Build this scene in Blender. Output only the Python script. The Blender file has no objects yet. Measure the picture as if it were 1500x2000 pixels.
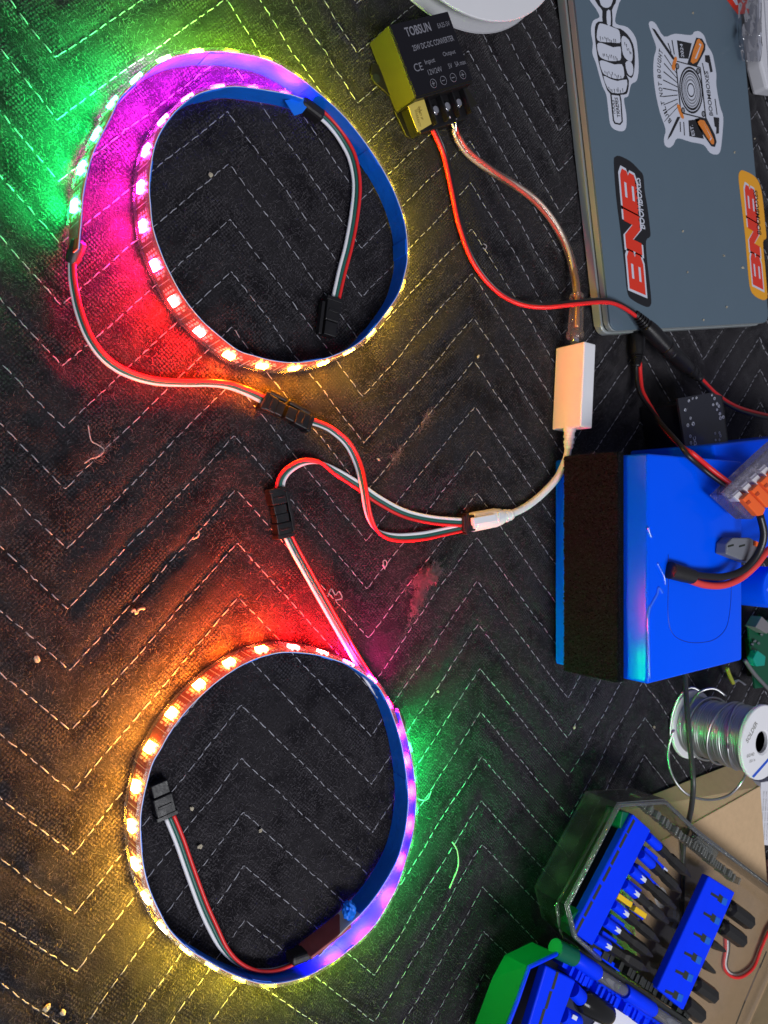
import bpy, bmesh, math, random
import numpy as np
from mathutils import Vector, Matrix
random.seed(7); rng = np.random.default_rng(7)
scene = bpy.context.scene
COL = scene.collection

# ------------------------------------------------------------------ camera
CAM_H = 0.316; TILT = math.radians(33.7); FPX = 1500.0
CT, ST = math.cos(TILT), math.sin(TILT)
cam_d = bpy.data.cameras.new('camera'); cam = bpy.data.objects.new('camera', cam_d); COL.objects.link(cam)
cam.matrix_world = Matrix(((CT, 0, -ST, 0), (0, 1, 0, 0), (ST, 0, CT, CAM_H), (0, 0, 0, 1)))
cam_d.sensor_fit = 'VERTICAL'; cam_d.sensor_height = 36; cam_d.sensor_width = 27; cam_d.lens = 27.0
cam_d.clip_start = 0.01; cam_d.clip_end = 50
cam_d.dof.use_dof = True; cam_d.dof.focus_distance = 0.36; cam_d.dof.aperture_fstop = 22
scene.camera = cam

# ------------------------------------------------------------------ light
w = bpy.data.worlds.new('World'); scene.world = w; w.use_nodes = True
w.node_tree.nodes['Background'].inputs[0].default_value = (0.80, 0.82, 1.0, 1)
w.node_tree.nodes['Background'].inputs[1].default_value = 0.20
ld = bpy.data.lights.new('ceiling_lamp', 'AREA'); ld.shape = 'RECTANGLE'; ld.size = 0.9; ld.size_y = 0.35
ld.energy = 13.8; ld.color = (0.95, 0.96, 1.0)
lo = bpy.data.objects.new('ceiling_lamp', ld); COL.objects.link(lo)
lo.location = (0.12, -0.60, 1.15)
lo.rotation_euler = (Vector((0.30, 0.0, 0.0)) - lo.location).to_track_quat('-Z', 'Y').to_euler()
vs = scene.view_settings
scene.display_settings.display_device = 'sRGB'
vs.view_transform = 'Standard'; vs.look = 'None'; vs.exposure = 0; vs.gamma = 1
scene.cycles.max_bounces = 8; scene.cycles.transparent_max_bounces = 24
scene.cycles.sample_clamp_indirect = 4.0; scene.cycles.use_denoising = True
scene.cycles.caustics_reflective = False; scene.cycles.caustics_refractive = False
LED_POWER = 3000.0

# ------------------------------------------------------------------ helpers
def P(x, y, z=0.0):
    """a point on the plane at height z, measured on the photograph"""
    u = (x-750)/FPX; v = (1000-y)/FPX
    d = Vector((ST+u*CT, v, -CT+u*ST)); t = (z-CAM_H)/d.z
    return Vector((t*d.x, t*d.y, z))
def PX(pts, z=None):
    return [P(p[0], p[1], (p[2] if len(p) > 2 else z)) for p in pts]

def spline(pts, step=None, n=8, closed=False):
    """Catmull-Rom through points (any dimension), resampled"""
    A = np.array([list(p) for p in pts], float); out = []
    N = len(A)
    segs = N if closed else N-1
    for i in range(segs):
        if closed: p0, p1, p2, p3 = A[(i-1) % N], A[i], A[(i+1) % N], A[(i+2) % N]
        else: p0, p1, p2, p3 = A[max(i-1, 0)], A[i], A[i+1], A[min(i+2, N-1)]
        for k in range(n):
            t = k/n
            out.append(0.5*((2*p1)+(-p0+p2)*t+(2*p0-5*p1+4*p2-p3)*t*t+(-p0+3*p1-3*p2+p3)*t**3))
    if not closed: out.append(A[-1])
    out = np.array(out)
    if step:
        s = np.r_[0, np.cumsum(np.linalg.norm(np.diff(out[:, :3], axis=0), axis=1))]
        m = max(2, int(round(s[-1]/step))+1); t = np.linspace(0, s[-1], m)
        out = np.stack([np.interp(t, s, out[:, k]) for k in range(out.shape[1])], 1)
    return out

def thing(name, loc, label, cat, group=None):
    o = bpy.data.objects.new(name, None); COL.objects.link(o); o.location = loc; o.empty_display_size = 0.01
    o['label'] = label; o['category'] = cat
    if group: o['group'] = group
    return o
def tag(o, label, cat, group=None):
    o['label'] = label; o['category'] = cat
    if group: o['group'] = group
    return o
def root_loc(o):
    v = Vector((0, 0, 0))
    while o is not None:
        v += o.location; o = o.parent
    return v
def link(name, me, parent=None, mats=None, smooth=False):
    """world-space mesh -> object; a child keeps its parent's base as origin"""
    o = bpy.data.objects.new(name, me); COL.objects.link(o)
    if mats is not None:
        for m in (mats if isinstance(mats, (list, tuple)) else [mats]): me.materials.append(m)
    if parent is not None:
        o.parent = parent
        me.transform(Matrix.Translation(-root_loc(parent)))
    else:
        n = len(me.vertices)
        if n:
            co = np.empty(n*3); me.vertices.foreach_get('co', co); co = co.reshape(-1, 3)
            b = Vector(((co[:, 0].min()+co[:, 0].max())/2, (co[:, 1].min()+co[:, 1].max())/2, co[:, 2].min()))
            me.transform(Matrix.Translation(-b)); o.location = b
    if smooth:
        for p in me.polygons: p.use_smooth = True
    return o
def from_arrays(name, verts, faces, parent=None, mats=None, smooth=False):
    me = bpy.data.meshes.new(name); me.from_pydata([tuple(v) for v in verts], [], faces); me.update()
    return link(name, me, parent, mats, smooth)
def from_bm(name, bm, parent=None, mats=None, smooth=False):
    me = bpy.data.meshes.new(name); bm.to_mesh(me); bm.free()
    return link(name, me, parent, mats, smooth)

def bm_prism(bm, pts, z0, z1, shrink=0.0, bevel=0.0, seg=2, top_pts=None):
    """extruded polygon; pts are (x,y[,..]) in world"""
    pts = [Vector((p[0], p[1], 0)) for p in pts]
    area = sum(a.x*b.y-b.x*a.y for a, b in zip(pts, pts[1:]+pts[:1]))
    tp = [Vector((p[0], p[1], 0)) for p in top_pts] if top_pts else list(pts)
    if area < 0: pts.reverse(); tp.reverse()
    if shrink:
        c = sum(tp, Vector())/len(tp); tp = [c+(p-c)*(1-shrink) for p in tp]
    n = len(pts)
    lo_ = [bm.verts.new((p.x, p.y, z0)) for p in pts]; hi = [bm.verts.new((p.x, p.y, z1)) for p in tp]
    fs = [bm.faces.new(hi), bm.faces.new(lo_[::-1])]
    for i in range(n): fs.append(bm.faces.new((lo_[i], lo_[(i+1) % n], hi[(i+1) % n], hi[i])))
    if bevel:
        es = list({e for f in fs for e in f.edges})
        bmesh.ops.bevel(bm, geom=es, offset=bevel, segments=seg, profile=0.5, affect='EDGES', clamp_overlap=True)
def prism(name, pts, z0, z1, mat, parent=None, bevel=0.0, shrink=0.0, top_pts=None, seg=2):
    bm = bmesh.new(); bm_prism(bm, pts, z0, z1, shrink, bevel, seg, top_pts)
    return from_bm(name, bm, parent, mat)
def bm_obox(bm, a, b, width, z0, z1, bevel=0.0, off=0.0):
    """box along the line a-b (world xy)"""
    a = Vector((a[0], a[1], 0)); b = Vector((b[0], b[1], 0)); d = (b-a).normalized(); n = Vector((-d.y, d.x, 0))
    a = a+n*off; b = b+n*off; h = width/2
    bm_prism(bm, [a-n*h, b-n*h, b+n*h, a+n*h], z0, z1, bevel=bevel)
def obox(name, a, b, width, z0, z1, mat, parent=None, bevel=0.0, off=0.0):
    bm = bmesh.new(); bm_obox(bm, a, b, width, z0, z1, bevel, off)
    return from_bm(name, bm, parent, mat)

def sweep_frames(pts):
    T = np.gradient(pts, axis=0); T /= np.linalg.norm(T, axis=1)[:, None]+1e-12
    up = np.array([0, 0, 1.0]); L = np.cross(up, T); ln = np.linalg.norm(L, axis=1)
    for i in range(len(L)):
        if ln[i] < 0.15: L[i] = L[i-1] if i else np.array([1.0, 0, 0])
    L /= np.linalg.norm(L, axis=1)[:, None]
    U = np.cross(T, L)
    return T, L, U
def tube_data(pts, r, n=8, cap=True):
    pts = np.asarray(pts, float); T, L, U = sweep_frames(pts); m = len(pts)
    r = np.broadcast_to(np.asarray(r, float), (m,))
    a = np.arange(n)*2*math.pi/n
    V = pts[:, None, :]+r[:, None, None]*(np.cos(a)[None, :, None]*L[:, None, :]+np.sin(a)[None, :, None]*U[:, None, :])
    V = V.reshape(-1, 3); F = []
    for i in range(m-1):
        for k in range(n):
            k2 = (k+1) % n; F.append((i*n+k, i*n+k2, (i+1)*n+k2, (i+1)*n+k))
    if cap: F.append(tuple(range(n))[::-1]); F.append(tuple((m-1)*n+k for k in range(n)))
    return V, F
def tube(name, pts, r, mat, parent=None, n=8):
    V, F = tube_data(pts, r, n); return from_arrays(name, V, F, parent, mat, True)
def lathe(name, a, b, prof, mat, parent=None, n=24, smooth=True, twist=0.0):
    """profile of (t along a-b in metres or 0..1 if <=1, radius)"""
    a = Vector(a); b = Vector(b); d = (b-a); Ln = d.length; d.normalize()
    ref = Vector((0, 0, 1)) if abs(d.z) < 0.9 else Vector((1, 0, 0))
    x = ref.cross(d).normalized(); y = d.cross(x)
    V = []; F = []; m = len(prof)
    for t, r in prof:
        for k in range(n):
            an = 2*math.pi*k/n+twist; V.append(a+d*(t*Ln)+x*(r*math.cos(an))+y*(r*math.sin(an)))
    for i in range(m-1):
        for k in range(n):
            k2 = (k+1) % n; F.append((i*n+k, i*n+k2, (i+1)*n+k2, (i+1)*n+k))
    F.append(tuple(range(n))[::-1]); F.append(tuple((m-1)*n+k for k in range(n)))
    o = from_arrays(name, V, F, parent, mat, smooth)
    if smooth:
        try: o.data.set_sharp_from_angle(angle=math.radians(40))
        except Exception: pass
    return o

_tc = {}
def text_arrays(txt, bold=0.0, shear=0.0):
    key = (txt, bold, shear)
    if key in _tc: return _tc[key]
    cu = bpy.data.curves.new('t', 'FONT'); cu.body = txt; cu.offset = bold; cu.shear = shear; cu.resolution_u = 3
    ob = bpy.data.objects.new('t', cu); COL.objects.link(ob)
    dg = bpy.context.evaluated_depsgraph_get(); me = bpy.data.meshes.new_from_object(ob.evaluated_get(dg))
    V = np.array([v.co[:] for v in me.vertices]); F = [tuple(p.vertices) for p in me.polygons]
    bpy.data.objects.remove(ob); bpy.data.curves.remove(cu); bpy.data.meshes.remove(me)
    _tc[key] = (V, F); return V, F
def text(name, txt, p0, p1, height, z, mat, parent, bold=0.0, shear=0.0, thick=0.0):
    """flat lettering from p0 to p1 (baseline ends), letter height in metres"""
    V, F = text_arrays(txt, bold, shear); V = V.copy()
    x0, x1 = V[:, 0].min(), V[:, 0].max(); y0, y1 = V[:, 1].min(), V[:, 1].max()
    d = Vector((p1[0]-p0[0], p1[1]-p0[1], 0)); Ln = d.length; d.normalize(); n = Vector((-d.y, d.x, 0))
    X = (V[:, 0]-x0)/(x1-x0)*Ln; Y = (V[:, 1]-y0)/(y1-y0)*height
    W = np.array([p0[0], p0[1], 0])+X[:, None]*np.array(d)+Y[:, None]*np.array(n); W[:, 2] = z
    return from_arrays(name, W, F, parent, mat)

# ------------------------------------------------------------------ materials
_m = {}
def mat(name, color, rough=0.5, metal=0.0, spec=0.5, var=0.0, vscale=200, bump=0.0, bscale=900, coat=0.0, rvar=0.0,
        trans=0.0, sheen=0.0, sss=0.0):
    if name in _m: return _m[name]
    m = bpy.data.materials.new(name); m.use_nodes = True; nt = m.node_tree; N = nt.nodes; L = nt.links
    b = N['Principled BSDF']
    b.inputs['Base Color'].default_value = (*color, 1); b.inputs['Roughness'].default_value = rough
    b.inputs['Metallic'].default_value = metal; b.inputs['Specular IOR Level'].default_value = spec
    b.inputs['Coat Weight'].default_value = coat; b.inputs['Sheen Weight'].default_value = sheen
    tc = N.new('ShaderNodeTexCoord')
    if var or rvar:
        nz = N.new('ShaderNodeTexNoise'); nz.inputs['Scale'].default_value = vscale; nz.inputs['Detail'].default_value = 6
        L.new(tc.outputs['Object'], nz.inputs['Vector'])
        if var:
            mx = N.new('ShaderNodeMix'); mx.data_type = 'RGBA'; mx.blend_type = 'MIX'
            mx.inputs['A'].default_value = (*[max(0, c*(1-var)) for c in color], 1)
            mx.inputs['B'].default_value = (*[min(1, c*(1+var)) for c in color], 1)
            L.new(nz.outputs['Fac'], mx.inputs['Factor']); L.new(mx.outputs['Result'], b.inputs['Base Color'])
        if rvar:
            mr = N.new('ShaderNodeMapRange'); mr.inputs['To Min'].default_value = max(0, rough-rvar)
            mr.inputs['To Max'].default_value = min(1, rough+rvar); mr.inputs['From Min'].default_value = .3; mr.inputs['From Max'].default_value = .7
            L.new(nz.outputs['Fac'], mr.inputs['Value']); L.new(mr.outputs['Result'], b.inputs['Roughness'])
    if bump:
        n2 = N.new('ShaderNodeTexNoise'); n2.inputs['Scale'].default_value = bscale; n2.inputs['Detail'].default_value = 4
        L.new(tc.outputs['Object'], n2.inputs['Vector'])
        bp = N.new('ShaderNodeBump'); bp.inputs['Strength'].default_value = bump; bp.inputs['Distance'].default_value = 0.0006
        L.new(n2.outputs['Fac'], bp.inputs['Height']); L.new(bp.outputs['Normal'], b.inputs['Normal'])
    if sss:
        b.inputs['Subsurface Weight'].default_value = sss; b.inputs['Subsurface Radius'].default_value = (.004, .004, .004)
    _m[name] = m; return m
def clear_mat(name, tint, opacity=0.12, rough=0.1, body=(0.5, 0.5, 0.5), bump=0.0, bscale=60, gloss=0.10, scuff=0.0):
    """thin clear plastic: mostly see-through, a little milky, a little shiny"""
    m = bpy.data.materials.new(name); m.use_nodes = True; nt = m.node_tree; N = nt.nodes; L = nt.links; N.clear()
    out = N.new('ShaderNodeOutputMaterial'); tr = N.new('ShaderNodeBsdfTransparent'); tr.inputs[0].default_value = (*tint, 1)
    df = N.new('ShaderNodeBsdfDiffuse'); df.inputs[0].default_value = (*body, 1)
    tl = N.new('ShaderNodeBsdfTranslucent'); tl.inputs[0].default_value = (*body, 1)
    ad = N.new('ShaderNodeMixShader'); ad.inputs[0].default_value = 0.5; L.new(df.outputs[0], ad.inputs[1]); L.new(tl.outputs[0], ad.inputs[2])
    m1 = N.new('ShaderNodeMixShader'); m1.inputs[0].default_value = opacity
    L.new(tr.outputs[0], m1.inputs[1]); L.new(ad.outputs[0], m1.inputs[2])
    gl = N.new('ShaderNodeBsdfGlossy'); gl.inputs['Roughness'].default_value = rough
    fr = N.new('ShaderNodeLayerWeight'); fr.inputs['Blend'].default_value = 0.25
    mm = N.new('ShaderNodeMath'); mm.operation = 'MULTIPLY_ADD'; mm.inputs[1].default_value = gloss*4; mm.inputs[2].default_value = gloss*0.3
    L.new(fr.outputs['Fresnel'], mm.inputs[0])
    m2 = N.new('ShaderNodeMixShader'); L.new(mm.outputs[0], m2.inputs[0]); L.new(m1.outputs[0], m2.inputs[1]); L.new(gl.outputs[0], m2.inputs[2])
    L.new(m2.outputs[0], out.inputs[0])
    tc = N.new('ShaderNodeTexCoord')
    if bump:
        nz = N.new('ShaderNodeTexNoise'); nz.inputs['Scale'].default_value = bscale; nz.inputs['Detail'].default_value = 3
        L.new(tc.outputs['Object'], nz.inputs['Vector'])
        bp = N.new('ShaderNodeBump'); bp.inputs['Strength'].default_value = bump; bp.inputs['Distance'].default_value = 0.003
        L.new(nz.outputs['Fac'], bp.inputs['Height']); L.new(bp.outputs['Normal'], gl.inputs['Normal'])
    if scuff:
        n3 = N.new('ShaderNodeTexNoise'); n3.inputs['Scale'].default_value = 70; n3.inputs['Detail'].default_value = 8
        L.new(tc.outputs['Object'], n3.inputs['Vector'])
        mr = N.new('ShaderNodeMapRange'); mr.inputs['From Min'].default_value = .48; mr.inputs['From Max'].default_value = .75
        mr.inputs['To Min'].default_value = opacity; mr.inputs['To Max'].default_value = opacity+scuff
        L.new(n3.outputs['Fac'], mr.inputs['Value']); L.new(mr.outputs['Result'], m1.inputs[0])
    return m

M_red = mat('red_insulation', (0.75, 0.02, 0.02), 0.38, var=.1)
M_white_w = mat('white_insulation', (0.78, 0.77, 0.80), 0.4)
M_green_w = mat('green_insulation', (0.012, 0.11, 0.085), 0.4)
M_black_w = mat('black_insulation', (0.012, 0.011, 0.012), 0.35)
M_blackp = mat('black_plastic', (0.010, 0.0095, 0.011), 0.38, spec=.3, rvar=.1, bump=.15)
M_shrink = mat('black_heat_shrink', (0.012, 0.011, 0.012), 0.45, bump=.3, bscale=500)
M_tape = mat('blue_tape', (0.004, 0.17, 0.85), 0.42, var=.15, vscale=120, bump=.5, bscale=260)
M_white = mat('white_plastic', (0.76, 0.76, 0.78), 0.35, var=.03, vscale=80)
M_pad = mat('white_print', (0.82, 0.80, 0.72), 0.5)
M_pcb = mat('flexible_circuit', (0.50, 0.05, 0.012), 0.35, var=.25, vscale=700)
M_steel = mat('bright_steel', (0.75, 0.75, 0.78), 0.22, metal=1)
M_brass = mat('brass', (0.75, 0.55, 0.25), 0.3, metal=1)
M_batt = mat('blue_shrink_wrap', (0.0, 0.092, 0.98), 0.20, spec=.12, var=.04, vscale=40, bump=.10, bscale=70)
M_foam = mat('black_foam', (0.0045, 0.0052, 0.0064), 1.0, spec=.05, var=.8, vscale=1500, bump=1.0, bscale=1500)
M_casebl = mat('blue_case_plastic', (0.0, 0.035, 0.95), 0.42, spec=.12, var=.08, vscale=90)
M_casegr = mat('green_case_plastic', (0.0, 0.105, 0.055), 0.4, spec=.3, var=.08, vscale=90)
M_card = mat('cardboard', (0.52, 0.36, 0.21), 0.85, var=.10, vscale=260, bump=.2, bscale=800, spec=.2)
M_bit = mat('black_oxide_steel', (0.022, 0.021, 0.019), 0.42, metal=.4, var=.4, vscale=300)
M_solder = mat('solder_wire', (0.50, 0.50, 0.51), 0.36, metal=1, var=.1)
M_slot = mat('dark_slot', (0.012, 0.018, 0.012), 0.6)
M_crumb = mat('pale_crumb', (0.42, 0.37, 0.27), 0.8, var=.3, vscale=600)
M_silicone = clear_mat('silicone_coating', (0.97, 0.97, 0.97), 0.075, 0.15, (0.85, 0.85, 0.85), bump=.25, bscale=150, gloss=.07)

def led_material(power, pale=0.0):
    m = bpy.data.materials.new('lit_led'); m.use_nodes = True; N = m.node_tree.nodes; L = m.node_tree.links; N.clear()
    out = N.new('ShaderNodeOutputMaterial'); em = N.new('ShaderNodeEmission'); oi = N.new('ShaderNodeObjectInfo')
    em.inputs['Strength'].default_value = power
    if pale:      # the little milky package round the chip glows paler than the beam
        mx = N.new('ShaderNodeMix'); mx.data_type = 'RGBA'; mx.inputs['Factor'].default_value = pale
        mu = N.new('ShaderNodeSeparateColor'); L.new(oi.outputs['Color'], mu.inputs[0])
        m1 = N.new('ShaderNodeMath'); m1.operation = 'MAXIMUM'; L.new(mu.outputs[0], m1.inputs[0]); L.new(mu.outputs[1], m1.inputs[1])
        m2 = N.new('ShaderNodeMath'); m2.operation = 'MAXIMUM'; L.new(m1.outputs[0], m2.inputs[0]); L.new(mu.outputs[2], m2.inputs[1])
        nv = N.new('ShaderNodeVectorMath'); nv.operation = 'SCALE'
        rc = N.new('ShaderNodeMath'); rc.operation = 'DIVIDE'; rc.inputs[0].default_value = 1.0; L.new(m2.outputs[0], rc.inputs[1])
        L.new(oi.outputs['Color'], nv.inputs[0]); L.new(rc.outputs[0], nv.inputs['Scale'])
        mx.inputs['B'].default_value = (1, 1, 1, 1)
        L.new(nv.outputs[0], mx.inputs['A']); L.new(mx.outputs['Result'], em.inputs['Color'])
        sq = N.new('ShaderNodeMath'); sq.operation = 'POWER'; sq.inputs[1].default_value = .5; L.new(m2.outputs[0], sq.inputs[0])
        st = N.new('ShaderNodeMath'); st.operation = 'MULTIPLY'; st.inputs[1].default_value = power; L.new(sq.outputs[0], st.inputs[0])
        L.new(st.outputs[0], em.inputs['Strength'])
    else: L.new(oi.outputs['Color'], em.inputs['Color'])
    L.new(em.outputs[0], out.inputs[0])
    return m
M_led = led_material(LED_POWER); M_ledb = led_material(165.0, .02)

def blanket_material():
    m = bpy.data.materials.new('black_nonwoven'); m.use_nodes = True; N = m.node_tree.nodes; L = m.node_tree.links
    b = N['Principled BSDF']; b.inputs['Roughness'].default_value = 0.95; b.inputs['Specular IOR Level'].default_value = 0.10
    b.inputs['Sheen Weight'].default_value = 0.16; b.inputs['Sheen Roughness'].default_value = 0.4
    tc = N.new('ShaderNodeTexCoord')
    mp = N.new('ShaderNodeMapping'); mp.inputs['Rotation'].default_value = (0, 0, math.radians(44)); L.new(tc.outputs['Object'], mp.inputs['Vector'])
    vo = N.new('ShaderNodeTexVoronoi'); vo.inputs['Scale'].default_value = 720; vo.inputs['Randomness'].default_value = 0.25
    L.new(mp.outputs[0], vo.inputs['Vector'])
    dots = N.new('ShaderNodeMapRange'); dots.inputs['From Min'].default_value = 0.10; dots.inputs['From Max'].default_value = 0.55
    dots.inputs['To Min'].default_value = 1; dots.inputs['To Max'].default_value = 0; L.new(vo.outputs['Distance'], dots.inputs['Value'])
    n1 = N.new('ShaderNodeTexNoise'); n1.inputs['Scale'].default_value = 38; n1.inputs['Detail'].default_value = 9; n1.inputs['Roughness'].default_value = .62
    L.new(tc.outputs['Object'], n1.inputs['Vector'])
    n2 = N.new('ShaderNodeTexNoise'); n2.inputs['Scale'].default_value = 1700; n2.inputs['Detail'].default_value = 3
    L.new(tc.outputs['Object'], n2.inputs['Vector'])
    # worn nap: soft patches where lint covers the dotted weave
    wr = N.new('ShaderNodeMapRange'); wr.inputs['From Min'].default_value = .42; wr.inputs['From Max'].default_value = .58
    L.new(n1.outputs['Fac'], wr.inputs['Value'])
    dm = N.new('ShaderNodeMath'); dm.operation = 'MULTIPLY'; L.new(dots.outputs[0], dm.inputs[0])
    inv = N.new('ShaderNodeMapRange'); inv.inputs['To Min'].default_value = 1.0; inv.inputs['To Max'].default_value = .25; L.new(wr.outputs[0], inv.inputs['Value'])
    L.new(inv.outputs[0], dm.inputs[1])
    c1 = N.new('ShaderNodeMix'); c1.data_type = 'RGBA'; c1.inputs['A'].default_value = (0.0078, 0.0070, 0.0088, 1); c1.inputs['B'].default_value = (0.0185, 0.0170, 0.0195, 1)
    L.new(wr.outputs[0], c1.inputs['Factor'])
    c2 = N.new('ShaderNodeMix'); c2.data_type = 'RGBA'; c2.inputs['B'].default_value = (0.066, 0.061, 0.069, 1)
    L.new(c1.outputs['Result'], c2.inputs['A'])
    sc = N.new('ShaderNodeMath'); sc.operation = 'MULTIPLY'; sc.inputs[1].default_value = .62; L.new(dm.outputs[0], sc.inputs[0]); L.new(sc.outputs[0], c2.inputs['Factor'])
    c3 = N.new('ShaderNodeMix'); c3.data_type = 'RGBA'; c3.blend_type = 'MULTIPLY'; c3.inputs['Factor'].default_value = .8
    rp = N.new('ShaderNodeMapRange'); rp.inputs['From Min'].default_value = .3; rp.inputs['From Max'].default_value = .7; rp.inputs['To Min'].default_value = .45; rp.inputs['To Max'].default_value = 1.6
    L.new(n2.outputs['Fac'], rp.inputs['Value']); L.new(c2.outputs['Result'], c3.inputs['A']); L.new(rp.outputs[0], c3.inputs['B'])
    L.new(c3.outputs['Result'], b.inputs['Base Color'])
    h = N.new('ShaderNodeMath'); h.operation = 'ADD'; L.new(dm.outputs[0], h.inputs[0]); L.new(n2.outputs['Fac'], h.inputs[1])
    bp = N.new('ShaderNodeBump'); bp.inputs['Strength'].default_value = .75; bp.inputs['Distance'].default_value = 0.0005
    L.new(h.outputs[0], bp.inputs['Height']); L.new(bp.outputs['Normal'], b.inputs['Normal'])
    return m

# ------------------------------------------------------------------ quilted blanket
COLW = 0.0691; X_OFF = 0.0636; AMP = 0.072; ROW = 0.02375; Y_OFF = 0.033
def zig(X, Y):
    q = (X+0.022*Y-X_OFF)/COLW
    t = np.abs((q % 2)-1)            # 1 at valley, 0 at peak
    return AMP*(1-t)
def vnoise(X, Y, s, seed):
    r = np.random.default_rng(seed); g = r.random((64, 64))
    x = X/s; y = Y/s; xi = np.floor(x).astype(int); yi = np.floor(y).astype(int); fx = x-xi; fy = y-yi
    fx = fx*fx*(3-2*fx); fy = fy*fy*(3-2*fy)
    a = g[xi % 64, yi % 64]; b = g[(xi+1) % 64, yi % 64]; c = g[xi % 64, (yi+1) % 64]; d = g[(xi+1) % 64, (yi+1) % 64]
    return (a*(1-fx)+b*fx)*(1-fy)+(c*(1-fx)+d*fx)*fy-.5
def blanket_z(X, Y):
    r = (Y-zig(X, Y)-Y_OFF)/ROW; d = np.abs(r-np.round(r))*ROW/1.44
    u = (X*.77+Y*.64)+3; v = (-X*.64+Y*.77)+3
    crease = np.abs(vnoise(u, v*2.6, .040, 4))*np.clip(vnoise(X+3, Y+3, .06, 5)*3+.4, 0, 1.2)
    wob = vnoise(X+3, Y+3, .05, 1)*.0014+vnoise(X+3, Y+3, .017, 2)*.0009+vnoise(X+3, Y+3, .007, 3)*.0007-crease*.0017
    return -0.0009*np.exp(-(d/0.0032)**2)+wob-.0006
def grid(xs, ys):
    X, Y = np.meshgrid(xs, ys, indexing='ij'); Z = blanket_z(X, Y)
    nx, ny = X.shape; V = np.stack([X, Y, Z], -1).reshape(-1, 3)
    i, j = np.meshgrid(np.arange(nx-1), np.arange(ny-1), indexing='ij'); a = i*ny+j
    F = np.stack([a, a+ny, a+ny+1, a+1], -1).reshape(-1, 4)
    return V, F
xs = np.r_[np.linspace(-.9, -.02, 60), np.arange(-.018, .62, .0016), np.linspace(.63, 1.6, 60)]
ys = np.r_[np.linspace(-1.2, -.45, 50), np.arange(-.448, .45, .0016), np.linspace(.46, 1.2, 50)]
V, F = grid(xs, ys)
me = bpy.data.meshes.new('blanket'); me.vertices.add(len(V)); me.vertices.foreach_set('co', V.ravel())
me.loops.add(F.size); me.loops.foreach_set('vertex_index', F.ravel().astype(np.int32))
me.polygons.add(len(F)); me.polygons.foreach_set('loop_start', np.arange(0, F.size, 4, dtype=np.int32))
me.update(calc_edges=True); me.validate()
me.polygons.foreach_set('use_smooth', np.ones(len(F), bool))
blanket = bpy.data.objects.new('blanket', me); COL.objects.link(blanket); me.materials.append(blanket_material())
blanket['kind'] = 'structure'; blanket['label'] = 'black quilted moving blanket with white zigzag stitching'

def build_stitching():
    Vs = []; Fs = []
    for k in range(-26, 22):
        X = -.03; on = True
        while X < .63:
            # walk along the zigzag: dash, gap, dash; corners always start a new dash
            Y = Y_OFF+k*ROW
            q = None
            yy = lambda x: (lambda y0: Y_OFF+k*ROW+float(zig(np.array(x), np.array(y0)))+float(vnoise(np.array(x+3), np.array(y0*3+9), .030, 11))*.0016+float(vnoise(np.array(x+3), np.array(y0*3+9), .009, 12))*.0007)(Y_OFF+k*ROW+.036)
            dl = random.uniform(.0036, .0050)/1.44
            q0 = (X+0.022*Y-X_OFF)/COLW; nxt = (math.floor(q0+1e-6)+1)*COLW+X_OFF-0.022*Y
            X1 = min(X+dl, nxt)
            if X1-X > .0006:
                pts = []
                for f in (0, .18, .5, .82, 1):
                    x = X+(X1-X)*f; y = yy(x)
                    if abs(y) > .5: break
                    z = float(blanket_z(np.array(x), np.array(y)))+(-.00012 if f in (0, 1) else .00026)
                    pts.append((x+random.gauss(0, .00008), y+random.gauss(0, .00012), z))
                if len(pts) == 5:
                    r = random.uniform(.00016, .00023)
                    V, F = tube_data(np.array(pts), [r*.5, r, r*1.1, r, r*.5], 5)
                    b = len(Vs)
                    Vs.extend(V.tolist()); Fs.extend([tuple(i+b for i in f) for f in F])
            X = X1+(0 if X1 >= nxt-1e-9 else random.uniform(.0008, .0015)/1.44)
            if X1 >= nxt-1e-9: X = nxt+1e-6
    o = from_arrays('stitching', Vs, Fs, blanket, mat('white_thread', (0.36, 0.36, 0.40), .7, var=.5, vscale=300), True)
    o['kind'] = 'stuff'
build_stitching()
def build_fuzz(n=170000):
    X = rng.uniform(0.03, .50, n); Y = rng.uniform(-.34, .34, n)
    keep = (vnoise(X+3, Y+3, .03, 9)+rng.random(n)*.6) > .12
    X = X[keep]; Y = Y[keep]; n = len(X)
    Z = blanket_z(X, Y)+.0001
    a = rng.uniform(0, 2*math.pi, n); l = rng.uniform(.0006, .0024, n); wd = rng.uniform(.00003, .00006, n)
    dx, dy = np.cos(a)*l, np.sin(a)*l; el = rng.uniform(.0002, .0016, n); cv = rng.normal(0, .35, n)
    p0 = np.stack([X, Y, Z], 1); p1 = p0+np.stack([dx*.55-dy*cv*.4, dy*.55+dx*cv*.4, el*.8], 1); p2 = p0+np.stack([dx, dy, el], 1)
    side = np.stack([-np.sin(a)*wd, np.cos(a)*wd, np.zeros(n)], 1)
    V = np.concatenate([p0-side, p0+side, p1-side, p1+side, p2], 0)
    i = np.arange(n)
    F = np.concatenate([np.stack([i, i+n, i+3*n], 1), np.stack([i, i+3*n, i+2*n], 1), np.stack([i+2*n, i+3*n, i+4*n], 1)], 0)
    me = bpy.data.meshes.new('fuzz'); me.vertices.add(len(V)); me.vertices.foreach_set('co', V.ravel())
    me.loops.add(F.size); me.loops.foreach_set('vertex_index', F.ravel().astype(np.int32))
    me.polygons.add(len(F)); me.polygons.foreach_set('loop_start', np.arange(0, F.size, 3, dtype=np.int32)); me.update(calc_edges=True)
    o = link('fuzz', me, blanket, mat('lint_fibre', (0.11, 0.102, 0.112), .9, spec=.1)); o['kind'] = 'stuff'
build_fuzz()

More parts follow.
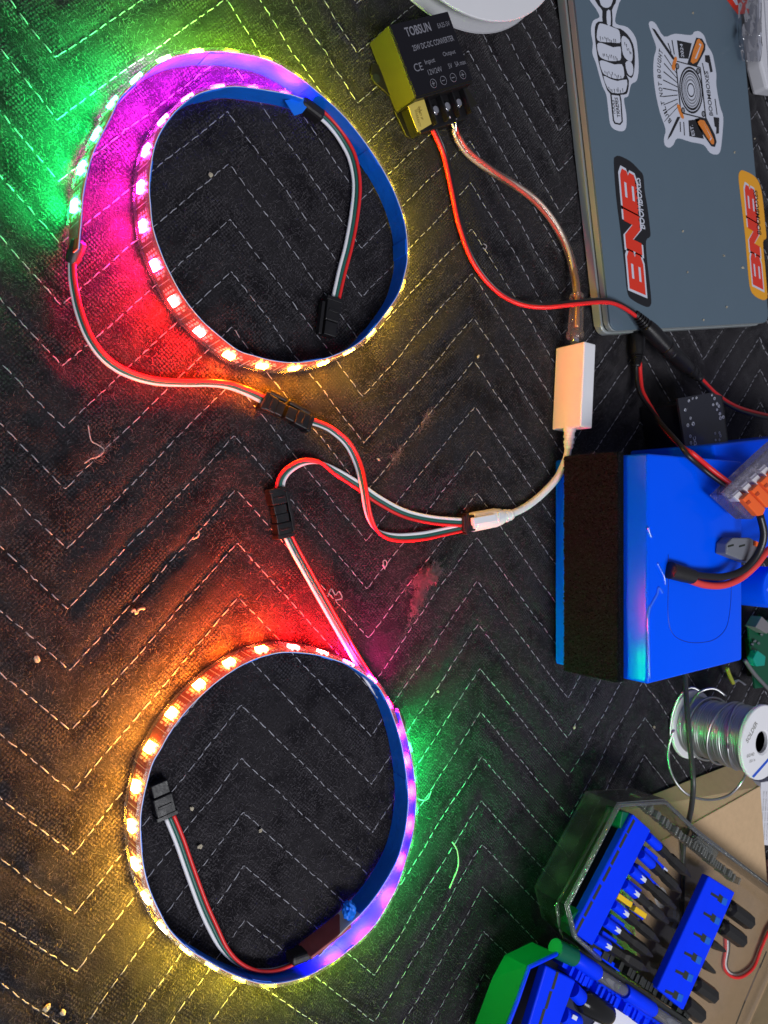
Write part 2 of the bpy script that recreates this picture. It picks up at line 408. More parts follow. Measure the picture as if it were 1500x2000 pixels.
# ------------------------------------------------------------------ LED rings
H_TOP = 0.0131; Z_BOT = 0.0006; LEAN = 0.0011; PITCH = 0.0151
def box_mesh(name, sx, sy, z0, z1, mats, front_mat=None):
    bm = bmesh.new()
    v = [bm.verts.new((x*sx/2, y*sy/2, z)) for z in (z0, z1) for x, y in ((-1, -1), (1, -1), (1, 1), (-1, 1))]
    for f in ((3, 2, 1, 0), (0, 1, 5, 4), (1, 2, 6, 5), (2, 3, 7, 6), (3, 0, 4, 7)): bm.faces.new([v[i] for i in f])
    top = bm.faces.new([v[i] for i in (4, 5, 6, 7)])
    r = bmesh.ops.inset_individual(bm, faces=[top], thickness=.00035)
    top.material_index = 1
    me = bpy.data.meshes.new(name); bm.to_mesh(me); bm.free()
    for m in mats: me.materials.append(m)
    return me
LED_MESH = box_mesh('led', .0042, .0046, 0, .0011, [M_ledb, M_led])

def lerp_color(keys, t):
    for (a, ca), (b, cb) in zip(keys, keys[1:]):
        if t <= b:
            f = (t-a)/(b-a); return tuple(x+(y-x)*f for x, y in zip(ca, cb))
    return keys[-1][1]

def sweep_wall(name, top, outw, o0, o1, parent, m, z0=Z_BOT, z1=H_TOP, jitter=0.0):
    n = len(top); V = []; F = []
    for i in range(n):
        j = random.gauss(0, jitter) if jitter else 0
        for (o, z) in ((o0, z0), (o1, z0), (o1, z1), (o0, z1)):
            f = (H_TOP-z)/(H_TOP-Z_BOT); q = top[i]+outw[i]*(o+LEAN*f)
            V.append((q[0], q[1], z+(j if z > .006 else 0)))
    for i in range(n-1):
        a = i*4; b = a+4
        for k in range(4):
            k2 = (k+1) % 4; F.append((a+k, a+k2, b+k2, b+k))
    F.append((3, 2, 1, 0)); F.append(tuple((n-1)*4+k for k in range(4)))
    return from_arrays(name, V, F, parent, m)

def led_ring(px, center_px, keys, gain, label, phase, tape_range=(0, 1)):
    ctr = P(*center_px, H_TOP); ctr = np.array(ctr[:2])
    pts = np.array([P(x, y, H_TOP)[:2] for x, y in px])
    path = spline(pts, step=.0012, n=10)
    T = np.gradient(path, axis=0); T /= np.linalg.norm(T, axis=1)[:, None]
    outw = np.stack([T[:, 1], -T[:, 0]], 1)
    if np.sum(outw*(path-ctr)) < 0: outw = -outw
    root = thing('led_strip', (float(ctr[0]), float(ctr[1]), 0), label, 'LED strip light')
    s = np.r_[0, np.cumsum(np.linalg.norm(np.diff(path, axis=0), axis=1))]; Ltot = s[-1]
    # bend a little like real tape
    i0 = int(len(path)*tape_range[0]); i1 = int(len(path)*tape_range[1])
    sweep_wall('backing_tape', path[i0:i1], outw[i0:i1], 0, .00025, root, M_tape, jitter=.00010)
    sweep_wall('adhesive_layer', path, outw, .00027, .00052, root, M_white_w, z1=H_TOP+.0003)
    sweep_wall('circuit_board', path, outw, .00054, .00080, root, M_pcb)
    sil = sweep_wall('silicone_coating', path[4:-4], outw[4:-4], .00084, .0021, root, M_silicone)
    # tape overlaps
    k = 18
    while k < i1-22:
        seg = slice(k, k+random.randint(5, 9))
        sweep_wall('tape_fold', path[seg], outw[seg], -.00022-random.random()*.0002, -.00002, root, M_tape, z1=H_TOP-.0002-random.random()*.0005)
        k += random.randint(28, 46)
    base = root_loc(root)
    def frame(sv):
        q = np.array([np.interp(sv, s, path[:, c]) for c in (0, 1)]); t = np.array([np.interp(sv, s, T[:, c]) for c in (0, 1)]); t /= np.linalg.norm(t)
        o = np.array([np.interp(sv, s, outw[:, c]) for c in (0, 1)]); o /= np.linalg.norm(o)
        t3 = Vector((t[0], t[1], 0)); B = Vector((-o[0]*LEAN, -o[1]*LEAN, H_TOP-Z_BOT)).normalized(); Nn = Vector((o[0], o[1], 0))
        Nn = (Nn-B*Nn.dot(B)).normalized()
        if t3.cross(B).dot(Nn) < 0: t3 = -t3
        mid = Vector((q[0]+o[0]*LEAN*.5, q[1]+o[1]*LEAN*.5, (H_TOP+Z_BOT)/2))
        return t3, B, Nn, mid
    PV = []; PF = []
    def pad(fr, u, v, su, sv_, hgt=.00012):
        t3, B, Nn, mid = fr; c = mid+t3*u+B*v+Nn*.00082; b = len(PV)
        for dz in (0, hgt):
            for x, y in ((-1, -1), (1, -1), (1, 1), (-1, 1)): PV.append(c+t3*(x*su/2)+B*(y*sv_/2)+Nn*dz)
        for f in ((4, 5, 6, 7), (0, 1, 5, 4), (1, 2, 6, 5), (2, 3, 7, 6), (3, 0, 4, 7)): PF.append(tuple(b+i for i in f))
    sv = float(s[np.argmin(np.linalg.norm(path-np.array(P(*phase, H_TOP)[:2]), axis=1))]) % PITCH
    if sv < .004: sv += PITCH
    while sv < Ltot-.004:
        fr = frame(sv); t3, B, Nn, mid = fr
        o = bpy.data.objects.new('led', LED_MESH); COL.objects.link(o); o.parent = root
        loc = mid+Nn*.00083-B*.0005-base
        o.matrix_local = Matrix(((t3.x, B.x, Nn.x, loc.x), (t3.y, B.y, Nn.y, loc.y), (t3.z, B.z, Nn.z, loc.z), (0, 0, 0, 1)))
        c = lerp_color(keys, sv/Ltot); k_ = lerp_color(gain, sv/Ltot)[0]; o.color = (c[0]*k_, c[1]*k_, c[2]*k_, 1)
        # printed solder pads and tiny parts around every led
        for u in (-.0013, .0013): pad(fr, u, .0040, .0011, .0009, .0004)
        for u in (-.0037, .0037):
            for v in (-.0035, -.0012, .0012, .0035): pad(fr, u+(.0001 if v > 0 else -.0001), v, .0010, .0014)
        for u in (-.0053,):
            for v in (-.0038, -.0014, .0010, .0034): pad(fr, u, v, .0009, .0009)
        pad(fr, .0051, .0016, .0008, .0020); pad(fr, .0051, -.0030, .0008, .0024); pad(fr, .0075, 0.0, .00025, .0105)
        sv += PITCH
    o = from_arrays('solder_pads', PV, PF, root, M_pad); o['kind'] = 'stuff'
    return root

GREEN = (.004, 1, .14); LIME = (.40, 1, .006); YEL = (1, .70, .006); AMB = (1, .33, .004); ORG = (1, .12, .003); RED = (1, .004, .004)
ROSE = (1, .003, .22); MAG = (1, .004, .66); VIO = (.55, .008, 1); BLU = (.36, .02, 1)
up_px = [(155, 487), (160, 433), (164, 380), (175, 327), (188, 289), (217, 231), (236, 193), (271, 159), (303, 132), (335, 116), (367, 108),
         (420, 103), (468, 107), (527, 121), (580, 151), (631, 191), (673, 231), (713, 281), (748, 335), (775, 391), (791, 447), (794, 500),
         (790, 530), (777, 572), (753, 609), (727, 642), (695, 672), (647, 695), (607, 704), (567, 707), (527, 702), (494, 693), (465, 683),
         (431, 657), (393, 623), (359, 580), (335, 537), (316, 495), (300, 445), (295, 400), (293, 367), (296, 327), (305, 281), (324, 244),
         (351, 212), (383, 188), (420, 176), (460, 171), (513, 177), (567, 187), (591, 195)]
lo_px = [(778, 1392), (790, 1430), (801, 1475), (808, 1520), (811, 1559), (808, 1603), (803, 1637), (792, 1677), (776, 1725), (758, 1761),
         (733, 1802), (701, 1836), (665, 1866), (633, 1887), (599, 1905), (554, 1917), (515, 1919), (481, 1911), (442, 1895), (401, 1872),
         (367, 1850), (333, 1816), (311, 1777), (293, 1736), (281, 1689), (276, 1637), (276, 1593), (281, 1559), (288, 1529), (299, 1491),
         (315, 1463), (331, 1434), (354, 1402), (383, 1370), (420, 1336), (458, 1309), (492, 1291), (526, 1280), (560, 1275), (611, 1279),
         (647, 1288), (679, 1300), (713, 1321), (738, 1343), (756, 1375), (770, 1411), (780, 1445), (787, 1479), (793, 1520), (796, 1559),
         (794, 1593), (787, 1637), (773, 1682), (746, 1730), (714, 1773), (682, 1804), (654, 1832), (622, 1866)]
up_keys = [(0, GREEN), (.14, GREEN), (.24, LIME), (.33, (.9, .82, .012)), (.45, YEL), (.55, (1, .55, .03)), (.62, AMB), (.665, ORG), (.70, RED), (.75, RED), (.80, ROSE), (.86, MAG), (.93, (.85, .010, 1)), (1, VIO)]
lo_keys = [(0, GREEN), (.16, GREEN), (.22, LIME), (.29, (.95, .82, .012)), (.38, (1, .62, .03)), (.48, (1, .40, .025)), (.55, (1, .28, .02)), (.60, ORG), (.655, RED), (.70, RED), (.745, ROSE), (.79, MAG), (.84, VIO), (.90, (.5, .010, 1)), (1, BLU)]
up_gain = [(0, (.70,)), (.14, (.58,)), (.25, (.22,)), (.33, (.11,)), (.50, (.085,)), (.58, (.11,)), (.66, (.42,)), (.72, (1,)), (.85, (.85,)), (1, (.5,))]
lo_gain = [(0, (.5,)), (.05, (.48,)), (.11, (.19,)), (.2, (.11,)), (.30, (.16,)), (.42, (.27,)), (.50, (.42,)), (.57, (.65,)), (.63, (1,)), (.68, (1,)), (.75, (.8,)), (.80, (.42,)), (1, (.36,))]
ring_a = led_ring(up_px, (530, 430), up_keys, up_gain, 'larger coiled LED strip glowing green, magenta and yellow beside the power converter', (300, 432))
ring_b = led_ring(lo_px, (540, 1600), lo_keys, lo_gain, 'smaller coiled LED strip glowing amber, violet and green at the blanket bottom', (284, 1547), (0, .955))

# ------------------------------------------------------------------ wires
def ribbon(px, mats, parent, r=.00085, names=None, z_is_px=True):
    """flat bundle; control points are (x, y, z, angle): 0 = first wire on the left of travel, 90 = on top"""
    ctl = [(*P(a[0], a[1], a[2]), a[3]) for a in px]
    c = spline(ctl, step=.0015, n=8); pts = c[:, :3]; ang = np.radians(c[:, 3])
    T, L, U = sweep_frames(pts)
    D = np.cos(ang)[:, None]*L+np.sin(ang)[:, None]*np.array([0, 0, 1.0])
    k = len(mats)
    for i, m in enumerate(mats):
        off = ((k-1)/2-i)*r*1.92
        q = pts+D*off; q[:, 2] = np.maximum(q[:, 2], r*.8)
        tube(names[i] if names else 'wire', q, r, m, parent, 8)
RGW = [M_red, M_green_w, M_white_w]; RGW_N = ['red_wire', 'green_wire', 'white_wire']

def plug(pa, pb, parent, z=0.0, wd=.0074, ht=.0062, side=1, name='plug', latch=True, m=None):
    """three pin latching connector half along pa-pb (pixels)"""
    m = m or M_blackp
    a = P(*pa, z+ht); b = P(*pb, z+ht); d = (b-a).normalized(); Ln = (b-a).length
    bm = bmesh.new()
    bm_obox(bm, a, a+d*(Ln*.62), wd, z, z+ht, .0005)
    bm_obox(bm, a+d*(Ln*.63), b, wd*.86, z+.0004, z+ht*.92, .0004)
    bm_obox(bm, a-d*.0004, a+d*.0016, wd*1.12, z-.0002, z+ht*1.05, .0003)
    bm_obox(bm, a+d*(Ln*.30), a+d*(Ln*.38), wd*.7, z+ht*.95, z+ht*1.07, .0002)
    o = from_bm(name, bm, parent, m)
    if latch:
        bm = bmesh.new(); n = Vector((-d.y, d.x, 0))*side
        bm_obox(bm, a+n*(wd*.68)+d*(Ln*.15), a+n*(wd*.68)+d*(Ln*1.02), .0017, z+ht*.30, z+ht*.85, .0003)
        bm_obox(bm, a+n*(wd*.56)+d*(Ln*.45), a+n*(wd*.56)+d*(Ln*.58), .0030, z+ht*.4, z+ht*.7, .0002)
        from_bm('latch', bm, o, m)
    return o

# upper strip: lead-in, plug, far end
lathe('heat_shrink', P(156, 470, .0065), P(139, 515, .004), [(0, .0022), (.1, .0030), (.8, .0028), (1, .0022)], M_shrink, ring_a, 14)
ribbon([(141, 505, .0042, 75), (141, 530, .0038, 78), (144, 560, .0035, 75), (155, 610, .0035, 72), (175, 660, .0035, 70), (205, 700, .0034, 68), (245, 727, .0034, 66),
        (300, 744, .0034, 66), (360, 748, .0034, 68), (410, 748, .0035, 66), (450, 753, .0035, 62), (490, 768, .0036, 55), (525, 786, .0036, 40)], RGW, ring_a, names=RGW_N)
plug((517, 781), (556, 801), ring_a, side=1)
obox('heat_shrink', P(590, 196, .009), P(632, 228, .009), .0052, .0035, .0105, M_shrink, ring_a, .0014)
ribbon([(628, 224, .006, 20), (645, 240, .005, 15), (667, 268, .004, 25), (688, 308, .0038, 45), (697, 360, .0035, 50), (692, 420, .0032, 30), (681, 480, .0028, 10), (668, 530, .0026, 5), (655, 588, .0030, 0)],
       RGW, ring_a, names=RGW_N)
plug((655, 582), (646, 655), ring_a, side=-1, wd=.0074)
# the lifted end of blue tape beside the far joint
prism('tape_flap', PX([(556, 196), (592, 190), (602, 206), (590, 221), (575, 226), (566, 212)], .010), .0098, .0101, M_tape, ring_a)

# lower strip: lead-in, plug, far end
plug((560, 1049), (552, 1003), ring_b, side=-1)
ribbon([(562, 1046, .0036, 0), (575, 1072, .0035, 5), (600, 1117, .0034, 10), (650, 1206, .0034, 12), (700, 1292, .0038, 20), (738, 1350, .0050, 40), (770, 1390, .006, 60)], RGW, ring_b, names=RGW_N)
lathe('heat_shrink', P(762, 1380, .0068), P(785, 1420, .0072), [(0, .0021), (.1, .0029), (.8, .0029), (1, .0022)], M_shrink, ring_b, 14)
M_pinkt = mat('translucent_red_sleeve', (0.35, 0.09, 0.09), .3, var=.4, vscale=120, bump=.4, bscale=200)
M_blackcl = M_shrink
ps = PX([(664, 1812), (690, 1812), (636, 1862), (612, 1878), (594, 1864)], .011)
bm = bmesh.new(); bm_obox(bm, P(683, 1806, .011), P(604, 1868, .011), .0016, .001, .0134, .0003, off=-.0004); from_bm('heat_shrink_sleeve', bm, ring_b, M_pinkt)
obox('heat_shrink', P(612, 1866, .010), P(572, 1880, .010), .0042, .002, .0105, M_shrink, ring_b, .0012)
bm = bmesh.new(); bmesh.ops.create_icosphere(bm, subdivisions=3, radius=.0042); q_ = P(682, 1778, .0105)
for v in bm.verts: v.co = Vector((v.co.x*.75, v.co.y, v.co.z*.8))*(1+.22*math.sin(v.co.x*1900+v.co.y*1500)*math.cos(v.co.z*2100))*random.uniform(.95, 1.05)+q_
from_bm('tape_flap', bm, ring_b, M_tape)
ribbon([(582, 1877, .006, 120), (560, 1888, .0055, 115), (530, 1896, .0052, 110), (495, 1894, .005, 110), (462, 1878, .0048, 115), (436, 1850, .0045, 130), (415, 1810, .0040, 160), (395, 1765, .0035, 175), (370, 1697, .003, 180), (350, 1640, .003, 180), (331, 1594, .0032, 180)],
       RGW, ring_b, names=RGW_N)
plug((328, 1597), (312, 1530), ring_b, side=1, wd=.0082, ht=.0058, latch=False)

# splitter lead
spl = thing('splitter_lead', P(800, 1000, 0), 'red, green and white Y-splitter lead joining both LED strips to the white plug', 'cable')
ribbon([(606, 822, .0036, 70), (630, 830, .0036, 75), (652, 842, .0036, 75), (680, 868, .0036, 72), (700, 908, .0040, 70), (711, 955, .0070, 78), (720, 1005, .0060, 85), (738, 1038, .0042, 115), (772, 1050, .0036, 150), (820, 1048, .0032, 172), (862, 1040, .0032, 178), (908, 1030, .0042, 180)],
       RGW, spl, names=RGW_N)
ribbon([(546, 962, .0040, 0), (549, 938, .0042, 10), (563, 918, .0045, 25), (590, 903, .0048, 50), (622, 903, .0046, 95), (655, 921, .0040, 150), (697, 947, .0036, 175), (740, 977, .0034, 180), (790, 1003, .0034, 180), (845, 1016, .0036, 180), (908, 1021, .0046, 180)],
       RGW, spl, names=RGW_N)
plug((609, 828), (562, 803), spl, side=-1, wd=.0070, ht=.0060)
plug((542, 955), (551, 1003), spl, side=1)
bm = bmesh.new()
a = P(904, 1023, .006); b = P(926, 1021, .006)
bm_obox(bm, a, b, .0085, .0006, .0072, .0006); bm_obox(bm, P(907, 1023, .006), P(912, 1023, .006), .0112, .0003, .0078, .0004)
from_bm('plug', bm, spl, M_blackp)
lathe('crimp_pin', P(904, 1009, .006), P(913, 1009, .006), [(0, .0006), (1, .0006)], M_brass, spl, 8)

# ------------------------------------------------------------------ LED controller
ctl = thing('led_controller', P(1085, 760, 0), 'slim white plastic LED controller box standing on its edge beside the laptop', 'LED controller')
Bx = [P(1085, 680, 0), P(1077, 839, 0)]
zt = .0217
top = PX([(1141, 666), (1161, 675), (1154, 838), (1135, 831)], zt)
ptl = Vector((P(1085, 680).x, P(1085, 680).y)); pbl = Vector((P(1077.5, 839.5).x, P(1077.5, 839.5).y))
d = (pbl-ptl).normalized(); n = Vector((-d.y, d.x))
if n.x < 0: n = -n
prism('housing', [ptl, pbl, pbl+n*.0095, ptl+n*.0095], 0.0002, zt, M_white, ctl, .0007)
a = P(1111, 838, .0105); b = P(1110, 876, .0100)
lathe('strain_relief', P(1113, 832, .0108), P(1110, 877, .0095), [(0, .0036), (.25, .0035), (.26, .0030), (.42, .0030), (.43, .0033), (.52, .0033), (.53, .0027), (.64, .0027), (.65, .0031), (.76, .0031), (.77, .0026), (.86, .0026), (.87, .0028), (1, .0022)], M_white, ctl, 18)
cab = spline([P(1110, 872, .0095), P(1106, 895, .0085), P(1090, 930, .006), P(1062, 962, .004), (P(1030, 988, .0035)), P(1003, 1002, .004), P(985, 1008, .0045)], step=.002)
tube('cable', cab, .0021, M_white, ctl, 12)
lathe('plug', P(1000, 1005, .0042), P(921, 1020, .0044), [(0, .0024), (.06, .0032), (.08, .0027), (.14, .0027), (.15, .0036), (.20, .0036), (.21, .0030), (.28, .0030), (.30, .0044), (.45, .0052), (.98, .0052), (1, .0046)], M_white, ctl, 20)
bm = bmesh.new(); bm_obox(bm, P(966, 1011, .009), P(922, 1019, .009), .0040, .0078, .0102, .0004)
bm_obox(bm, P(975, 1010, .009), P(972, 1010, .009), .0052, .0078, .0100, .0003); bm_obox(bm, P(955, 1022, .008), P(925, 1027, .008), .0034, .004, .0085, .0004); from_bm('latch', bm, ctl, M_white)

# ------------------------------------------------------------------ power converter
cv = thing('power_converter', P(780, 170, 0), 'black and gold finned voltage converter brick with printed label and screw terminals', 'power converter')
c0 = P(760, 48, .018); c1 = P(875, 21, .018); c2 = P(925, 157, .018); c3 = P(813, 190, .018)
M_gold = mat('anodised_aluminium', (0.047, 0.042, 0.015), .5, metal=.3, var=.08, vscale=300, bump=.15, bscale=1500)
M_label = mat('black_label', (0.007, 0.0065, 0.010), .5, spec=.25)
ex = (c1-c0).normalized(); ey = (c0-c3).normalized()
prism('heat_sink', [c0, c1, c2, c3], .0006, .0172, M_gold, cv, .0004)
c = (c0+c1+c2+c3)/4
prism('label_plate', [c+(p-c)*.985 for p in (c0, c1, c2, c3)], .0173, .0180, M_label, cv, .0002)
# mounting flange left with a round hole, and foot along the bottom
M_flange = mat('dark_flange', (0.030, 0.028, 0.020), .45, metal=.6)
flp = [P(762, 40, 0)+ex*-.001, P(722, 120), P(724, 150), P(736, 168), P(760, 180), P(770, 222), P(800, 262), P(795, 272), P(830, 262)]
prism('mounting_foot', PX([(724, 128), (722, 146), (730, 164), (756, 186), (775, 200), (800, 120)], 0), .0002, .0014, M_flange, cv, .0003)
bm = bmesh.new()
bmesh.ops.create_cone(bm, cap_ends=True, segments=18, radius1=.0021, radius2=.0021, depth=.0003, matrix=Matrix.Translation(P(735, 153, .0015)))
from_bm('screw_hole', bm, cv, M_slot)
prism('mounting_foot', PX([(768, 218), (790, 266), (797, 272), (860, 252), (930, 205), (900, 160)], 0), .0002, .0014, M_flange, cv, .0003)
# terminal block
prism('end_plate', [c3-ey*.0001, c2-ey*.0001, c2-ey*.0008, c3-ey*.0008], .0008, .0176, M_blackp, cv)
tb = obox('terminal_block', c3*.93+c2*.07-ey*.0072, c3*.05+c2*.95-ey*.0072, .0140, .0012, .0090, M_blackp, cv, .0004)
for i in range(5):
    f = .10+.83*i/4
    q = c3*(1-f)+c2*f
    obox('divider', q-ey*.0004, q-ey*.0128, .0011, .0091, .0128, M_blackp, cv, .0002)
for i in range(4):
    f = .10+.83*(i+.5)/4
    q = c3*(1-f)+c2*f-ey*.0062
    s_ = lathe('terminal_screw', (q.x, q.y, .0088), (q.x, q.y, .0106), [(0, .0024), (.7, .0024), (1, .0018)], M_steel, cv, 16)
def on_label(u, v):   # u right, v down, fractions of the label plate
    return c0+(c1-c0)*u+(c3-c0)*v
M_print = mat('grey_print', (0.20, 0.20, 0.23), .6, var=.4, vscale=900)
def lab(t, u0, u1, v, h, bold=.0): text('printed_text', t, on_label(u0, v), on_label(u1, v), h, .01812, M_print, cv, bold)
lab('TOBSUN', .20, .62, .21, .0042, .02); lab('EA25-5V', .74, .95, .20, .0022, .0)
lab('25W DC-DC CONVERTER', .22, .93, .41, .0026, .01)
lab('Input', .33, .50, .64, .0028); lab('Output', .66, .88, .60, .0026)
lab('CE', .13, .27, .68, .0036); lab('12V/24V', .32, .56, .77, .0025); lab('5V   5A max', .68, .99, .76, .0023)
for i, sgn in enumerate('+--+'):
    q = on_label(.34+.175*i, .89)
    ring = [(q.x+.0020*math.cos(t)*1.0, q.y+.0020*math.sin(t), .0182) for t in np.linspace(0, 2*math.pi, 25)]
    tube('printed_ring', np.array(ring), .00014, M_print, cv, 4)
    bm = bmesh.new(); bm_obox(bm, q-ex*.0011, q+ex*.0011, .0003, .01803, .01815)
    if sgn == '+': bm_obox(bm, q-ey*.0011, q+ey*.0011, .0003, .01803, .01812)
    from_bm('printed_sign', bm, cv, M_print)
# yellow inspection sticker
M_ysticker = mat('yellow_sticker', (0.62, 0.48, 0.10), .55, var=.08)
st = prism('inspection_sticker', PX([(797, 207), (827, 190), (843, 242), (816, 258)], .0134), .0131, .0134, M_ysticker, cv)
M_ink = mat('brown_ink', (0.20, 0.13, 0.02), .6)
text('printed_text', 'QC', P(818, 222, .01352), P(826, 216, .01352), .0022, .01352, M_ink, cv)
text('printed_text', 'WARRANTY', P(809, 214, .01352), P(818, 248, .01352), .0016, .01352, M_ink, cv)
text('printed_text', 'VOID IF', P(815, 208, .01352), P(823, 234, .01352), .0014, .01352, M_ink, cv)

# ------------------------------------------------------------------ clear two-core cable into the controller
M_clear = clear_mat('clear_jacket', (0.93, 0.90, 0.88), .16, .12, (.75, .62, .55), bump=.2, bscale=200, gloss=.16)
M_copper = mat('tinned_copper', (0.80, 0.42, 0.18), .35, metal=1)
cc = thing('clear_cable', P(1000, 400, 0), 'transparent two-core cable with clear barrel plug running from converter to white box', 'cable')
cp = spline([P(888, 250, .006), P(893, 268, .0045), P(915, 300, .0032), P(960, 334, .003), P(1005, 361, .003), P(1050, 396, .003), P(1085, 440, .0032), P(1110, 490, .0040), P(1123, 540, .0070), P(1127, 580, .0098)], step=.002)
tube('jacket', cp[2:], .0023, M_clear, cc, 14)
T, L, U = sweep_frames(cp)
ph = np.linspace(0, 7.0, len(cp))
for k, (m, nm) in enumerate(((mat('red_core', (.80, .05, .03), .4), 'red_wire'), (mat('silver_core', (.75, .66, .58), .3, metal=.4), 'silver_wire'))):
    q = cp+.00105*(np.cos(ph+k*math.pi)[:, None]*L+np.sin(ph+k*math.pi)[:, None]*U)
    tube(nm, q, .00095, m, cc, 8)
tube('bare_wire', spline([P(877, 228, .009), P(882, 240, .007), P(889, 256, .0058)], n=5), .0006, M_white_w, cc, 7)
tube('bare_wire', spline([P(892, 225, .010), P(890, 240, .0075), P(891, 258, .0058)], n=5), .0006, M_steel, cc, 7)
tube('copper_braid', spline([P(1120, 525, .0062), P(1127, 575, .0098), P(1126, 640, .0108)], n=8), .0016, M_copper, cc, 8)
lathe('barrel_plug', P(1127, 574, .0097), P(1123, 662, .0108), [(0, .0034), (.05, .0042), (.12, .0042), (.14, .0032), (.2, .0034), (.3, .0040), (.7, .0044), (.84, .0041), (.86, .0050), (.95, .0052), (1, .0044)], M_clear, cc, 20)
lathe('plug_ring', P(1123, 660, .0108), P(1122, 669, .0108), [(0, .0026), (1, .0026)], M_steel, cc, 14)

# ------------------------------------------------------------------ red/black DC cable from converter
RB = [M_red, M_black_w]; RBN = ['red_wire', 'black_wire']
def barrel(parent, a, b, name='barrel_plug', ridges=5, r=.0050, flip=False):
    prof = [(0, .0022)]
    for i in range(ridges):
        t = .03+.25*i/ridges; rr = .0026+.0014*i/ridges
        prof += [(t, rr), (t+.03, rr), (t+.031, rr-.0008), (t+.048, rr-.0008)]
    prof += [(.30, .0042), (.36, r*.92), (.45, r), (.80, r), (.81, r*.9), (.84, r*.9), (.85, r), (.97, r), (1, r*.85)]
    return lathe(name, a, b, prof, M_blackp, parent, 20)
dc = thing('power_lead', P(1000, 590, 0), 'red and black power lead curving from the converter terminals over the laptop corner', 'cable')
ribbon([(836, 236, .0085, 190), (846, 250, .0060, 185), (868, 300, .0028, 175), (884, 370, .0022, 175), (899, 440, .0022, 175), (925, 510, .0022, 170), (965, 562, .0024, 160), (1010, 590, .0040, 150), (1060, 598, .0110, 140), (1125, 592, .0170, 135), (1180, 588, .0170, 140), (1212, 596, .0172, 150), (1244, 616, .0172, 160)],
       [M_red, M_black_w], dc, r=.0012, names=RBN)
barrel(dc, P(1240, 612, .0170), P(1312, 690, .0195))
dx_ = thing('socket_lead', P(1420, 770, 0), 'red and black lead ending in a black barrel socket, leaving at the right edge', 'cable')
lathe('barrel_socket', P(1308, 686, .0192), P(1368, 740, .0175), [(0, .0044), (.03, .0050), (.06, .0050), (.07, .0047), (.45, .0047), (.47, .0043), (.60, .0040), (.62, .0033), (.66, .0033), (.67, .0038), (.74, .0036), (.75, .0029), (.80, .0029), (.81, .0034), (.87, .0032), (.88, .0026), (.93, .0026), (.94, .0029), (1, .0024)], M_blackp, dx_, 20)
lathe('highlight_ring', P(1306.5, 684.5, .0193), P(1308.5, 686.5, .0192), [(0, .0049), (1, .0049)], M_steel, dx_, 20)  # bright ring added as a white highlight where plug meets socket
ribbon([(1364, 737, .0176, 180), (1378, 752, .0170, 180), (1400, 773, .0155, 175), (1435, 795, .0130, 170), (1475, 808, .0115, 165), (1540, 822, .0105, 165)], [M_black_w, M_red], dx_, r=.0012, names=['black_wire', 'red_wire'])

# ------------------------------------------------------------------ laptop
lap = thing('laptop', P(1193, 647, 0), 'closed slate blue laptop covered in stickers', 'laptop')
ZL = .0116
q0 = P(1193, 647, ZL); qa = P(1122, 0, ZL); qb = P(1500, 630, ZL)
e1 = Vector((qa.x-q0.x, qa.y-q0.y)).normalized(); e2 = Vector((e1.y, -e1.x))
if e2.x < 0: e2 = -e2
def lp(u, v): return Vector((q0.x+e1.x*u+e2.x*v, q0.y+e1.y*u+e2.y*v))
def rrect(u0, u1, v0, v1, r, k=5):
    out = []
    for cu_, cv_, a0 in ((u0+r, v0+r, 180), (u1-r, v0+r, 270), (u1-r, v1-r, 0), (u0+r, v1-r, 90)):
        for i in range(k+1):
            t = math.radians(a0+90*i/k); out.append(lp(cu_+r*math.cos(t), cv_+r*math.sin(t)))
    return out
M_lap = mat('slate_metal_paint', (0.112, 0.165, 0.210), .45, metal=.15, var=.03, vscale=60, bump=.06, bscale=2500)
M_lap_e = mat('brushed_edge_metal', (0.42, 0.46, 0.46), .35, metal=.4)
LU, LV = .300, .172
prism('base', rrect(-.0006, LU, -.0012, LV, .006), .0006, .0058, M_lap_e, lap, .0012, seg=3)
prism('gap_shade', rrect(.0008, LU-.002, .0006, LV-.002, .005), .0058, .0070, M_slot, lap)  # dark sheet stands in for the shade between base and lid
prism('lid_rim', rrect(0, LU, 0, LV, .006), .0070, .0104, M_lap_e, lap, .0006)
prism('lid', rrect(.0002, LU-.0002, .0002, LV-.0002, .006), .0104, ZL, M_lap, lap, .0005, seg=3)
Z1, Z2, Z3, Z4, Z5 = ZL+.00012, ZL+.00020, ZL+.00028, ZL+.00036, ZL+.00044
M_stw = mat('white_vinyl', (0.60, 0.63, 0.72), .35); M_stk = mat('black_vinyl', (0.010, 0.010, 0.012), .35)
M_str = mat('red_vinyl', (0.72, 0.035, 0.012), .35); M_sty = mat('yellow_vinyl', (0.82, 0.36, 0.012), .35)
M_sto = mat('orange_vinyl', (0.72, 0.22, 0.03), .4); M_stg = mat('grey_vinyl', (0.22, 0.23, 0.26), .4)
def flat(name, px, z, m, parent, smooth=0, th=.00007):
    pts = PX(px, z)
    if smooth: pts = [Vector((*p[:2], z)) for p in spline([p[:2] for p in pts], n=smooth, closed=True)]
    return prism(name, pts, z-th, z, m, parent)
def multi(name, polys, z, m, parent, smooth=0, th=.00007):
    bm = bmesh.new(); few = len(polys) <= 8
    for i, px in enumerate(polys):
        pts = PX(px, z)
        if smooth: pts = [Vector((*p[:2], z)) for p in spline([p[:2] for p in pts], n=smooth, closed=True)]
        bm_prism(bm, pts, z-th, z+.000004*(i % 4))
        if few: from_bm(name, bm, parent, m); bm = bmesh.new()
    if few: bm.free(); return
    o = from_bm(name, bm, parent, m); o['kind'] = 'stuff'; return o
def s6(pts): return [(1080+x/3.5714, y/3.5714) for x, y in pts]       # tracing scale of the first close-up
